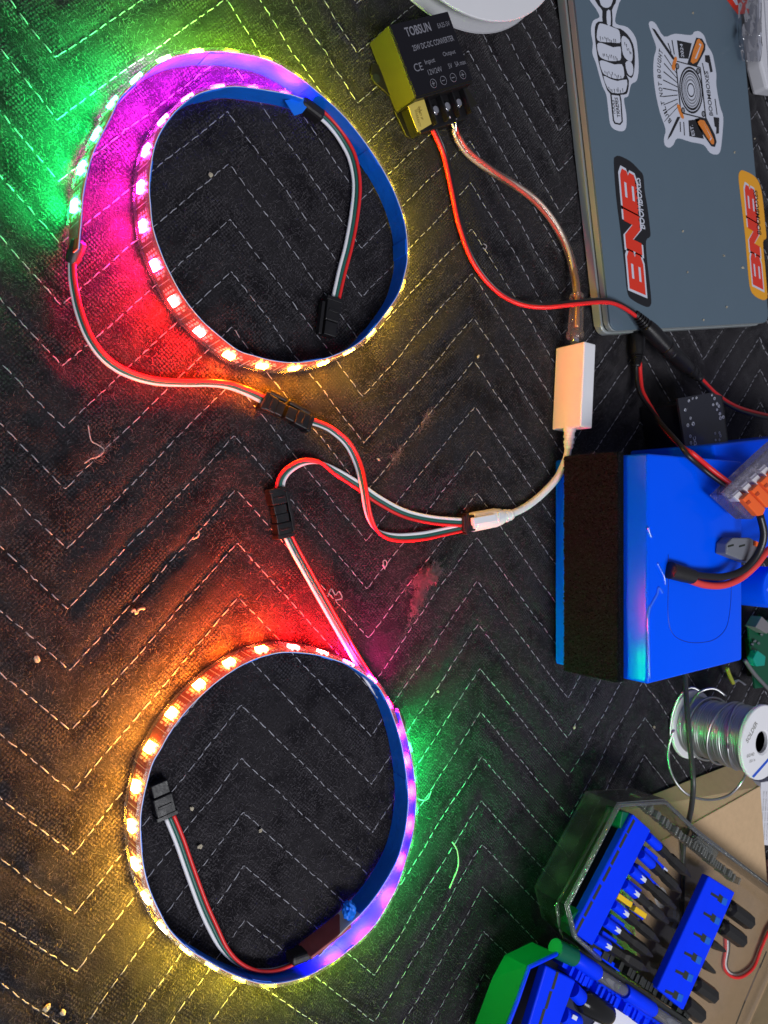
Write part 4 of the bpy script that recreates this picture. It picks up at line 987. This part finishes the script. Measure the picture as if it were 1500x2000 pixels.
text('printed_text', 'K', P(1332, 1788, ZK), P(1312, 1758, ZK), .011, ZK+.0001, M_wprint, cb, .03)
text('printed_text', 'O', P(1309, 1753, ZK), P(1290, 1724, ZK), .011, ZK+.0001, M_wprint, cb, .03)
# three-core cable on the box
tc_ = thing('cable_bundle', P(1440, 1880, ZK), 'short red, white and black cable lying on the cardboard box', 'cable')
ribbon([(1418, 1800, ZK+.0012, 180), (1420, 1850, ZK+.0012, 180), (1416, 1885, ZK+.0012, 170), (1428, 1903, ZK+.0014, 120), (1448, 1903, ZK+.0014, 90), (1470, 1886, ZK+.0016, 60), (1486, 1850, ZK+.002, 40), (1505, 1815, ZK+.003, 20), (1530, 1790, ZK+.003, 0)],
       [M_red, M_white_w, M_black_w], tc_, r=.0010, names=['red_wire', 'white_wire', 'black_wire'])

# ------------------------------------------------------------------ screwdriver bit case (open like a book)
case = thing('bit_case', P(1150, 1800, .02), 'open screwdriver bit case with blue bit racks, smoked clear lid and green-blue base', 'bit case')
ZF, ZR = .0215, .0420
M_smoke = clear_mat('smoked_clear_plastic', (0.62, 0.64, 0.62), .02, .12, (.26, .25, .26), bump=.3, bscale=60, gloss=.13, scuff=.13)
M_floor = clear_mat('clear_floor', (0.90, 0.89, 0.87), .03, .10, (.40, .40, .38), bump=.2, bscale=40, gloss=.05, scuff=.05)
outl = PX([(1047, 1735), (1148, 1546), (1240, 1541), (1302, 1598), (1560, 1790), (1440, 2060), (1395, 2024), (1110, 1838), (1062, 1795)], ZF)
outl = [Vector((p.x, p.y)) for p in outl]
cen = sum(outl, Vector((0, 0)))/len(outl)
bm = bmesh.new(); bm_prism(bm, outl, ZF-.0016, ZF, bevel=.0003)
from_bm('clear_floor', bm, case, M_floor)
# walls lean outwards a little; double skin with a rim
def wall_ring(idx, m, name, zb, zt_, th, lean):
    n_ = len(outl); inn = [cen+(p-cen)*(1-th/(p-cen).length) for p in outl]
    topo = [cen+(p-cen)*(1+lean/(p-cen).length) for p in outl]; topi = [cen+(p-cen)*(1+(lean-th)/(p-cen).length) for p in outl]
    V = []; F = []
    for p, q, r_, s_ in zip(outl, topo, topi, inn): V += [(p.x, p.y, zb), (q.x, q.y, zt_), (r_.x, r_.y, zt_), (s_.x, s_.y, zb)]
    for i in idx:
        j = (i+1) % n_
        for a, b in ((0, 1), (1, 2), (2, 3)): F.append((i*4+a, j*4+a, j*4+b, i*4+b))
    return from_arrays(name, V, F, case, m)
wall_ring([0, 1, 2, 3, 4, 7, 8], M_smoke, 'clear_wall', ZF, ZR, .0014, .0006)
rim = [cen+(p-cen)*(1-.0014/(p-cen).length) for p in outl]
M_rimc = clear_mat('clear_rim', (.80, .82, .80), .28, .1, (.42, .44, .42), bump=.4, bscale=300, gloss=.2)
for seq, nm in (([7, 8, 0, 1, 2, 3, 4], 'clear_rim'),):
    tube(nm, np.array([(rim[i].x, rim[i].y, ZR+.0005) for i in seq]), .0011, M_rimc, case, 8)
# ribbed edge strips along both long sides
def ribs(a, b, n_, z, wd, ln, ht, m, name):
    bm = bmesh.new(); a = Vector((a[0], a[1], 0)); b = Vector((b[0], b[1], 0)); d_ = (b-a).normalized(); nn = Vector((-d_.y, d_.x, 0))
    for i in range(n_):
        c_ = a+(b-a)*((i+.5)/n_)+nn*random.uniform(-.0003, .0003)
        bm_obox(bm, c_-nn*wd/2, c_+nn*wd/2, ln, z, z+ht*random.uniform(.7, 1.15), .0002)
    o = from_bm(name, bm, case, m); o['kind'] = 'stuff'; return o
M_ribc = clear_mat('clear_ribs', (.85, .86, .84), .30, .08, (.52, .54, .50), gloss=.25)
ribs(P(1245, 1560, .036), P(1440, 1720, .036), 46, .0300, .0042, .0016, .0075, M_ribc, 'edge_ribs')
ribs(P(1128, 1826, .036), P(1350, 1985, .036), 34, .0250, .0045, .0030, .0110, mat('dark_ribs', (.018, .020, .017), .4), 'edge_ribs')
prism('latch_tab', PX([(1352, 1642), (1364, 1632), (1404, 1664), (1396, 1684), (1384, 1678)], .034), .0300, .0340, M_ribc, case, .0004)
prism('latch_frame', PX([(1356, 1646), (1364, 1639), (1394, 1663), (1388, 1674)], .0350), .0342, .0350, M_rimc, case, .0003)
# black bottom insert seen through the lid wall
M_inner = mat('dark_green_insert', (0.006, 0.020, 0.006), .5, var=.3, vscale=60)
prism('inner_insert', PX([(1100, 1772), (1196, 1588), (1214, 1588), (1228, 1600), (1226, 1622), (1128, 1790), (1110, 1800)], .028), ZF+.0003, .028, M_inner, case, .001)
tube('insert_rib', spline([P(1086, 1768, .036), P(1112, 1722, .037), P(1168, 1622, .037), P(1190, 1578, .037)], n=4), .0006, M_rimc, case, 6)
tube('insert_rib', np.array([P(1086, 1768, .036), P(1090, 1800, .034), P(1098, 1832, .030)]), .0006, M_rimc, case, 6)
prism('green_corner', PX([(1216, 1584), (1236, 1590), (1218, 1624), (1210, 1616)], .0375), .026, .0375, M_casegr, case, .0006)
prism('green_corner', PX([(1104, 1800), (1132, 1776), (1134, 1784), (1117, 1818)], .0375), .026, .0375, M_casegr, case, .0006)

def c7(x, y): return (1020+x/3.125, 1500+y/3.125)
M_blab = mat('white_bit_print', (.62, .66, .80), .5)
def rack(quad, slots, z, name='bit_rack'):
    a, b, c_, d_ = PX(quad, z)
    o = prism(name, [a, b, c_, d_], z-.0050, z, M_casebl, case, .0009, seg=3)
    L_ = (d_-a).normalized()
    for q in slots:
        c0_ = P(*q, z)
        obox('rack_slot_shade', c0_-L_*.0042, c0_+L_*.0042, .0022, z-.0002, z+.00012, M_slot, o)  # dark plate on the rack stands in for a shaded recess
    return o, L_
r1, rL = rack([(1237, 1590), (1272, 1622), (1158, 1848), (1117, 1821)], [(1232, 1614), (1217, 1642), (1201, 1675), (1185, 1707), (1166, 1742), (1149, 1775), (1132, 1808)], .0400)
starts = [(820, 470), (780, 580), (720, 670), (680, 760), (615, 880), (565, 980), (510, 1080)]
tips = [(1025, 665), (970, 760), (930, 855), (885, 940), (835, 1060), (795, 1150), (770, 1240)]
for i, (a, b) in enumerate(zip(starts, tips)):
    pa = P(*c7(*a), .0375); pb = P(*c7(*b), .0330); d_ = (pb-pa).normalized()
    lathe('bit_clip', pa-d_*.0125, pa+d_*.0028, [(0, .0024), (.08, .0028), (.92, .0028), (1, .0022)], M_casebl, case, 16)
    if i not in (0, 1):
        n_ = Vector((-d_.y, d_.x, 0))
        obox('clip_print', pa-d_*.0040, pa+d_*.0016, .0022, pa.z+.00265, pa.z+.00300, M_blab, case)
    ln = (pb-pa).length
    wid = 1.0 if i != 6 else 1.15
    tt = lambda x: x
    hexp = [(0, .0030), (.22, .0030), (.24, .0025), (.34, .0025), (.40, .0033*wid), (.72, .0032*wid), (.80, .0023), (.97, .0010 if i not in (2, 3) else .0016), (1, .0004 if i not in (2, 3) else .0013)]
    bt_ = lathe('screwdriver_bit', pa+d_*.0020, pb, hexp, M_bit, None, 6 if i != 3 else 8, smooth=False)
    words = ['first', 'second', 'third', 'fourth', 'fifth', 'sixth', 'seventh'][i]
    tag(bt_, 'black screwdriver bit, %s from the top in the long blue rack of the clear tray' % words, 'screwdriver bit', 'bits in the upper rack')
    # swing arm lying beside the bit
    s0 = pa-d_*.004+rL*.0058; s1 = pa+d_*(ln*.50)+rL*.0072
    bm = bmesh.new(); bm_obox(bm, s0, s0+d_*(ln*.30), .0034, .0300, .0350, .0006); bm_obox(bm, s0+d_*(ln*.27)+rL*.0007, s1, .0026, .0300, .0345, .0006)
    from_bm('swing_arm', bm, case, M_casebl)
    if i < 2: obox('clip_print', s1-d_*.0050, s1-d_*.0008, .0016, .0345, .0349, M_blab, case)
for a, b in (((1207, 1749), (1234, 1768)), ((1240, 1775), (1262, 1790))):
    obox('yellow_marker', P(*a, .0385), P(*b, .0385), .0030, .0350, .0388, mat('yellow_plastic', (.80, .50, .01), .4), case, .0004)
r2, rL2 = rack([(1385, 1711), (1436, 1743), (1335, 1974), (1284, 1932)], [], .0385)
sl = [(1402, 1753), (1388, 1791), (1369, 1830), (1351, 1868), (1334, 1903), (1314, 1942)]
nd = (P(1436, 1743, .0385)-P(1385, 1711, .0385)).normalized()
for i, q in enumerate(sl):
    c_ = P(*q, .0385)
    bm = bmesh.new(); bm_obox(bm, c_-nd*.0085, c_+nd*.0030, .0016, .0383, .0387); bm_obox(bm, c_-rL2*.0005+nd*.0002, c_+nd*.0052, .0042, .0383, .03865); from_bm('rack_slot_shade', bm, r2, M_slot)  # dark plates again in place of shaded notches
    obox('bit_band', c_+nd*.0050, c_+nd*.0105, .0042, .0378, .0390, mat('blue_band', (.0, .11, .62), .35), r2, .0004)
ends = [((1418, 1768), (1462, 1800), .0052), ((1404, 1805), (1447, 1836), .0050), ((1386, 1840), (1417, 1858), .0021), ((1368, 1878), (1397, 1900), .0021), ((1350, 1915), (1392, 1945), .0048), ((1330, 1952), (1366, 1982), .0050)]
for i, (a, b, r) in enumerate(ends):
    pa = P(*a, .0345); pb = P(*b, .0335)
    if r < .003: pr = [(0, .0026), (.3, .0026), (.5, .0022), (.9, .0013), (1, .0006)]
    else: pr = [(0, .0026), (.12, .0026), (.15, r), (.96, r), (1, r*.88)]
    o = lathe('screwdriver_bit' if r < .003 else 'nut_driver', pa, pb, pr, M_bit, None, 6 if r < .003 else 8, smooth=False)
    words = ['uppermost', 'second', 'third', 'fourth', 'fifth', 'lowest'][i]
    tag(o, ('tapered black bit, %s in the short blue rack over the cardboard' if r < .003 else 'thick black nut driver, %s in the short blue rack over the cardboard') % words, 'screwdriver bit' if r < .003 else 'nut driver')
# opaque half
base_px = [(905, 2060), (929, 1997), (962, 1909), (986, 1865), (1039, 1840), (1078, 1857)]
rim_px = [(970, 2060), (993, 2000), (1011, 1953), (1033, 1889), (1087, 1863), (1112, 1878)]
Vv = []; Ff = []
for a, b in zip(base_px, rim_px):
    p = P(*a, .0200); q = P(*b, .0415); m_ = p.lerp(q, .93)
    Vv += [p, m_, m_+Vector((.0018, -.0012, 0)), p+Vector((.0018, -.0012, 0))]
for i in range(len(base_px)-1):
    for k in range(4): Ff.append((i*4+k, i*4+(k+1) % 4, (i+1)*4+(k+1) % 4, (i+1)*4+k))
Ff.append((0, 1, 2, 3)); from_arrays('green_shell', Vv, Ff, case, M_casegr)
tube('blue_rim', np.array([P(x, y, .0408) for x, y in rim_px]), .0011, M_casebl, case, 8)
M_navy = mat('navy_tray_floor', (0.004, 0.008, 0.045), .6)
prism('tray_floor', PX([(950, 2080), (962, 1990), (985, 1925), (1010, 1880), (1060, 1858), (1100, 1865), (1380, 2040), (1360, 2090)], .022), .0195, .0215, M_navy, case)
tube('tray_rib', spline([P(1034, 2010, .036), P(1056, 1950, .036), P(1060, 1915, .036), P(1062, 1890, .036)], n=4), .0009, M_slot, case, 6)
r3, rL3 = rack([(1067, 1886), (1125, 1916), (1068, 2075), (1012, 2070)], [(1084, 1915), (1071, 1953), (1058, 1988)], .0400)
for a, b in (((1118, 1932), (1135, 1950)), ((1098, 1980), (1128, 1996))):
    lathe('bit_clip', P(*a, .037), P(*b, .037), [(0, .0040), (.9, .0040), (1, .0034)], M_casebl, case, 16)
obox('clip_print', P(1118, 1985, .0412), P(1127, 1990, .0412), .0020, .0409, .0413, M_blab, case)
sk = lathe('socket_driver', P(1132, 1950, .0365), P(1193, 1985, .0345), [(0, .0040), (.1, .0060), (.75, .0062), (.85, .0058), (.95, .0040), (1, .0015)], mat('polished_black_steel', (.02, .02, .02), .18, metal=.5), None, 24)
tag(sk, 'glossy round-nosed black socket driver in the green and blue half of the bit case', 'socket driver')
prism('paper_insert', PX([(1150, 2010), (1200, 1952), (1290, 2010), (1270, 2060), (1170, 2060)], .0222), .0217, .0222, M_white, case)
# hinge knuckles
hz = .0385
def knuckle(a, b, m, r=.0040): lathe('hinge_knuckle', P(*a, hz), P(*b, hz), [(0, r*.9), (.03, r), (.97, r), (1, r*.9)], m, case, 20)
M_hclear = clear_mat('clear_hinge', (.88, .88, .88), .30, .1, (.55, .56, .60), gloss=.25)
knuckle((1084, 1851), (1120, 1869), M_casegr, .0046); knuckle((1122, 1870), (1166, 1900), M_casebl); knuckle((1168, 1902), (1218, 1934), M_hclear, .0032); knuckle((1220, 1936), (1274, 1972), M_casebl); knuckle((1277, 1974), (1332, 2010), M_hclear, .0032)
lathe('hinge_pin', P(1117, 1868, hz+.002), P(1122, 1871, hz+.002), [(0, .0020), (1, .0020)], M_steel, case, 12)
obox('hinge_strip', P(1128, 1860, .036), P(1350, 2005, .036), .0046, .0300, .0365, mat('dark_ribs', (.018, .020, .017), .4), case, .0006)
obox('hinge_strip', P(1100, 1880, .034), P(1310, 2020, .034), .0042, .0270, .0345, M_casebl, case, .0006)
ribs(P(1110, 1893, .036), P(1290, 2018, .036), 24, .0290, .0050, .0022, .0085, M_casebl, 'edge_ribs')

# ------------------------------------------------------------------ white reel at the top, papers at the right
rl = thing('tape_reel', (.2505, .328, 0), 'empty white plastic tape reel lying flat above the converter', 'reel')
rx, ry = .2505, .3280
M_reel2 = mat('milky_plastic', (.55, .55, .58), .4)
lathe('lower_disc', (rx, ry, .0004), (rx, ry, .0020), [(0, .0735), (.3, .0740), (1, .0737)], M_reel2, rl, 96)
lathe('hub', (rx, ry, .0021), (rx, ry, .0118), [(0, .030), (1, .030)], M_white, rl, 64)
bm = bmesh.new(); N_ = 96
rings = [(.0320, .0119), (.0736, .0119), (.0740, .0124), (.0740, .0132), (.0736, .0136), (.0320, .0136)]
vv = [[bm.verts.new((rx+r*math.cos(2*math.pi*k/N_), ry+r*math.sin(2*math.pi*k/N_), z)) for k in range(N_)] for r, z in rings]
for i in range(len(rings)):
    for k in range(N_): bm.faces.new((vv[i][k], vv[i][(k+1) % N_], vv[(i+1) % 6][(k+1) % N_], vv[(i+1) % 6][k]))
from_bm('upper_disc', bm, rl, M_white)
for o_ in (-9, 0, 9):
    t = math.radians(252+o_*.9); d_ = Vector((math.cos(t), math.sin(t), 0))
    obox('spoke', Vector((rx, ry, 0))+d_*.034, Vector((rx, ry, 0))+d_*(.069 if o_ else .071), .0042, .0137, .0146, M_white, rl, .0004)
pp = thing('paper_packet', P(1520, 80, 0), 'white paper packet beyond the far corner of the laptop', 'packet')
prism('packet_body', PX([(1484, -40), (1640, -40), (1640, 190), (1499, 172), (1486, 120), (1482, 60)], .012), .0004, .012, mat('white_paper', (.66, .66, .70), .6, bump=.2, bscale=60), pp, .002)
prism('packet_top_sheet', PX([(1492, -40), (1640, -40), (1640, 160), (1504, 150)], .0132), .0122, .0132, mat('white_paper', (.66, .66, .70), .6), pp, .0003)
bmf = bmesh.new(); nu, nv = 10, 24; gv = []
for i in range(nu):
    for j in range(nv):
        x = 1442+(46*i/(nu-1))*(1-.25*max(0, j-18)/5)+max(0, j-17)*1.5; y = -30+150*j/(nv-1)
        z = .0135+.004*abs(math.sin(i*1.1+j*.23))+.0015*random.random()-.0015*(i == 0)
        gv.append(bmf.verts.new(P(x, y, z)))
for i in range(nu-1):
    for j in range(nv-1): bmf.faces.new((gv[i*nv+j], gv[(i+1)*nv+j], gv[(i+1)*nv+j+1], gv[i*nv+j+1]))
tag(from_bm('plastic_bag', bmf, None, clear_mat('clear_film', (.72, .74, .80), .03, .06, (.3, .3, .33), bump=.5, bscale=90, gloss=.30), True), 'crumpled clear plastic bag overlapping the far corner of the laptop', 'plastic bag')
for a_, b_ in (((1497, 1858), (1484, 1890)), ((1455, 1955), (1436, 2004))): obox('lid_slot', P(*a_, ZK), P(*b_, ZK), .0014, ZK-.0001, ZK+.00012, M_slot, cb)
obox('lid_slot', P(1486, 1882, ZK), P(1453, 1960, ZK), .0016, ZK-.0001, ZK+.00012, mat('taped_slot', (.22, .16, .14), .5), cb)
bmf = bmesh.new(); bmesh.ops.create_icosphere(bmf, subdivisions=4, radius=.011); q_ = P(1512, 1728, .010)
for v in bmf.verts:
    k_ = 1+.22*math.sin(v.co.x*700+1)*math.cos(v.co.y*640)+.12*math.sin(v.co.z*1500+v.co.y*900)
    v.co = Vector((v.co.x*.8, v.co.y*1.25, max(v.co.z, -.0085)))*k_+q_
    v.co.z = max(v.co.z, .0003)
tag(from_bm('cloth_scrap', bmf, None, mat('pink_cloth', (.50, .25, .22), .9, var=.3, vscale=300, bump=.6, bscale=900), True), 'crumpled pinkish cloth scrap at the right edge beside the cardboard box', 'cloth')
bk = thing('leaflet', P(1500, 1590, 0), 'white printed leaflet at the right edge beside the solder spool', 'leaflet')
prism('leaflet_pages', PX([(1487, 1528), (1640, 1500), (1640, 1660), (1481, 1650)], .010), .0004, .010, mat('white_paper', (.66, .66, .70), .6), bk, .0004)
for k in range(5):
    text('printed_text', 'CAUTION: READ BEFORE USE', P(1488+k*5, 1640, .0101), P(1493+k*5, 1545, .0101), .0011, .01012, M_ink2, bk)
rw = tube('red_wire_coil', spline([P(1478, 1612, .012), P(1484, 1630, .010), P(1478, 1650, .012), P(1490, 1664, .008)], n=8), .0012, mat('orange_red_wire', (.75, .10, .05), .5), None, 8)
tag(rw, 'short curl of orange-red wire beside the white leaflet', 'wire')

# ------------------------------------------------------------------ lint, crumbs, loose threads
def crumb(x, y, r, label, m=M_crumb, long=1.0):
    q = P(x, y, 0); bm = bmesh.new(); r *= .72
    bmesh.ops.create_icosphere(bm, subdivisions=2, radius=r)
    an = random.uniform(0, math.pi); R = Matrix.Rotation(an, 4, 'Z')
    for v in bm.verts:
        v.co = Vector((v.co.x*long, v.co.y, v.co.z*.6))*random.uniform(.62, 1.25); v.co = R @ v.co; v.co += q+Vector((0, 0, r*.5))
    tag(from_bm('crumb', bm, None, m), label, 'crumb', 'crumbs on the blanket')
for x, y, r, l, s in ((374, 1579, .0010, 1.3, 'pale crumb beside the connector inside the lower ring'), (390, 1653, .0014, 1.2, 'largest pale crumb near the wires inside the lower ring'),
    (508, 1622, .0011, 1.3, 'greenish crumb on a stitch line inside the lower ring'), (91, 1967, .0016, 1.5, 'yellow-lit crumb at the bottom left corner of the blanket'), (123, 1976, .0014, 1.5, 'second yellow-lit crumb, nearer the lower ring'),
    (72, 1288, .0014, 1.6, 'tan crumb on a stitch line at the left edge'), (739, 898, .0008, 2.0, 'pink rice-shaped crumb right of the crossing wires'), (1121, 1420, .0012, 1.2, 'pale green crumb below the battery pack'),
    (855, 1351, .0009, 1.4, 'crumb in the green glow beside the lower ring'), (410, 342, .0013, 1.2, 'grey lint crumb on a stitch inside the upper ring'), (1277, 1420, .0012, 1.2, 'grey crumb by the solder spool'),
    (933, 697, .0010, 1.6, 'pale crumb on a stitch corner left of the white box')):
    crumb(x, y, r, s, long=l)
def thread(px, r, label, m, z=.0012):
    pts = spline([P(x, y, z+random.uniform(0, .0008)) for x, y in px], step=.0006, n=8)
    o = tube('loose_thread', pts, r, m, None, 6); tag(o, label, 'thread')
M_thr = mat('loose_fibre', (.40, .36, .36), .8)
thread([(884, 1645), (893, 1662), (895, 1690), (886, 1716), (878, 1735)], .0004, 'green-lit curl of thread right of the lower ring', M_crumb)
thread([(813, 1558), (825, 1563), (836, 1560), (842, 1545)], .00025, 'short green-lit thread touching the lower ring', M_thr)
thread([(257, 1196), (262, 1190), (266, 1199), (272, 1190), (283, 1189)], .0005, 'orange squiggle of thread above the lower ring', M_crumb)
thread([(376, 1053), (385, 1049), (389, 1042), (386, 1038)], .0004, 'small hooked thread left of the lower connector', M_crumb)
thread([(747, 1103), (752, 1108), (756, 1100), (752, 1094), (748, 1098), (752, 1112)], .0003, 'pink looped thread below the crossing wires', M_thr)
thread([(640, 1165), (647, 1150), (655, 1162), (662, 1155), (668, 1168), (655, 1172)], .0003, 'pale tangled thread beside the lower strip wires', M_thr)
thread([(944, 476), (950, 480), (948, 487), (943, 484)], .0003, 'small loop of pulled stitch near the power lead', M_thr)
thread([(172, 830), (178, 860), (190, 868), (203, 878), (196, 890), (178, 896), (165, 905)], .00022, 'pink tangled fibre at the left of the blanket', M_thr)
def lint(name, label, cx, cy, ax, ay, ang, n_, m, zz=.003):
    Vs = []; Fs = []
    ca, sa = math.cos(ang), math.sin(ang)
    for i in range(n_):
        u, v = random.gauss(0, .42)*ax, random.gauss(0, .38)*ay
        p = Vector((cx+u*ca-v*sa, cy+u*sa+v*ca, random.uniform(.0002, zz)*(1-min(1, abs(u)/ax)*.6)))
        pts = [p]; d_ = Vector((random.gauss(0, 1), random.gauss(0, 1), random.gauss(0, .35))).normalized()
        for k in range(5):
            d_ = (d_+Vector((random.gauss(0, .6), random.gauss(0, .6), random.gauss(0, .35)))).normalized(); q = pts[-1]+d_*.0008; q.z = max(.0001, min(q.z, zz*1.3)); pts.append(q)
        V, F = tube_data(np.array(pts), random.uniform(.00005, .0001), 3, False); b = len(Vs)
        Vs.extend(V.tolist()); Fs.extend([tuple(i_+b for i_ in f) for f in F])
    o = from_arrays(name, Vs, Fs, None, m); tag(o, label, 'lint'); return o
M_lint = mat('grey_lint', (.15, .11, .12), .95, spec=.1)
q = P(830, 1125); lint('lint_tuft', 'fluffy pinkish tuft of torn lint on the blanket below the white plug', q.x, q.y, .0100, .0042, math.radians(28), 1200, M_lint, .0055)
q = P(815, 1165); lint('lint_tuft', 'long thin tail of lint below the pinkish tuft', q.x, q.y, .0120, .0022, math.radians(66), 500, M_lint, .0035)
q = P(772, 890); lint('lint_tuft', 'wisp of lint along a stitch right of the crossing wires', q.x, q.y, .006, .0022, math.radians(55), 80, M_lint, .0016)
q = P(830, 820); lint('lint_tuft', 'wisp of lint along a stitch left of the white box', q.x, q.y, .008, .0022, math.radians(55), 80, M_lint, .0016)
q = P(195, 885); lint('lint_tuft', 'wisp of pink lint along a stitch at the left', q.x, q.y, .008, .002, math.radians(45), 70, M_lint, .0015)
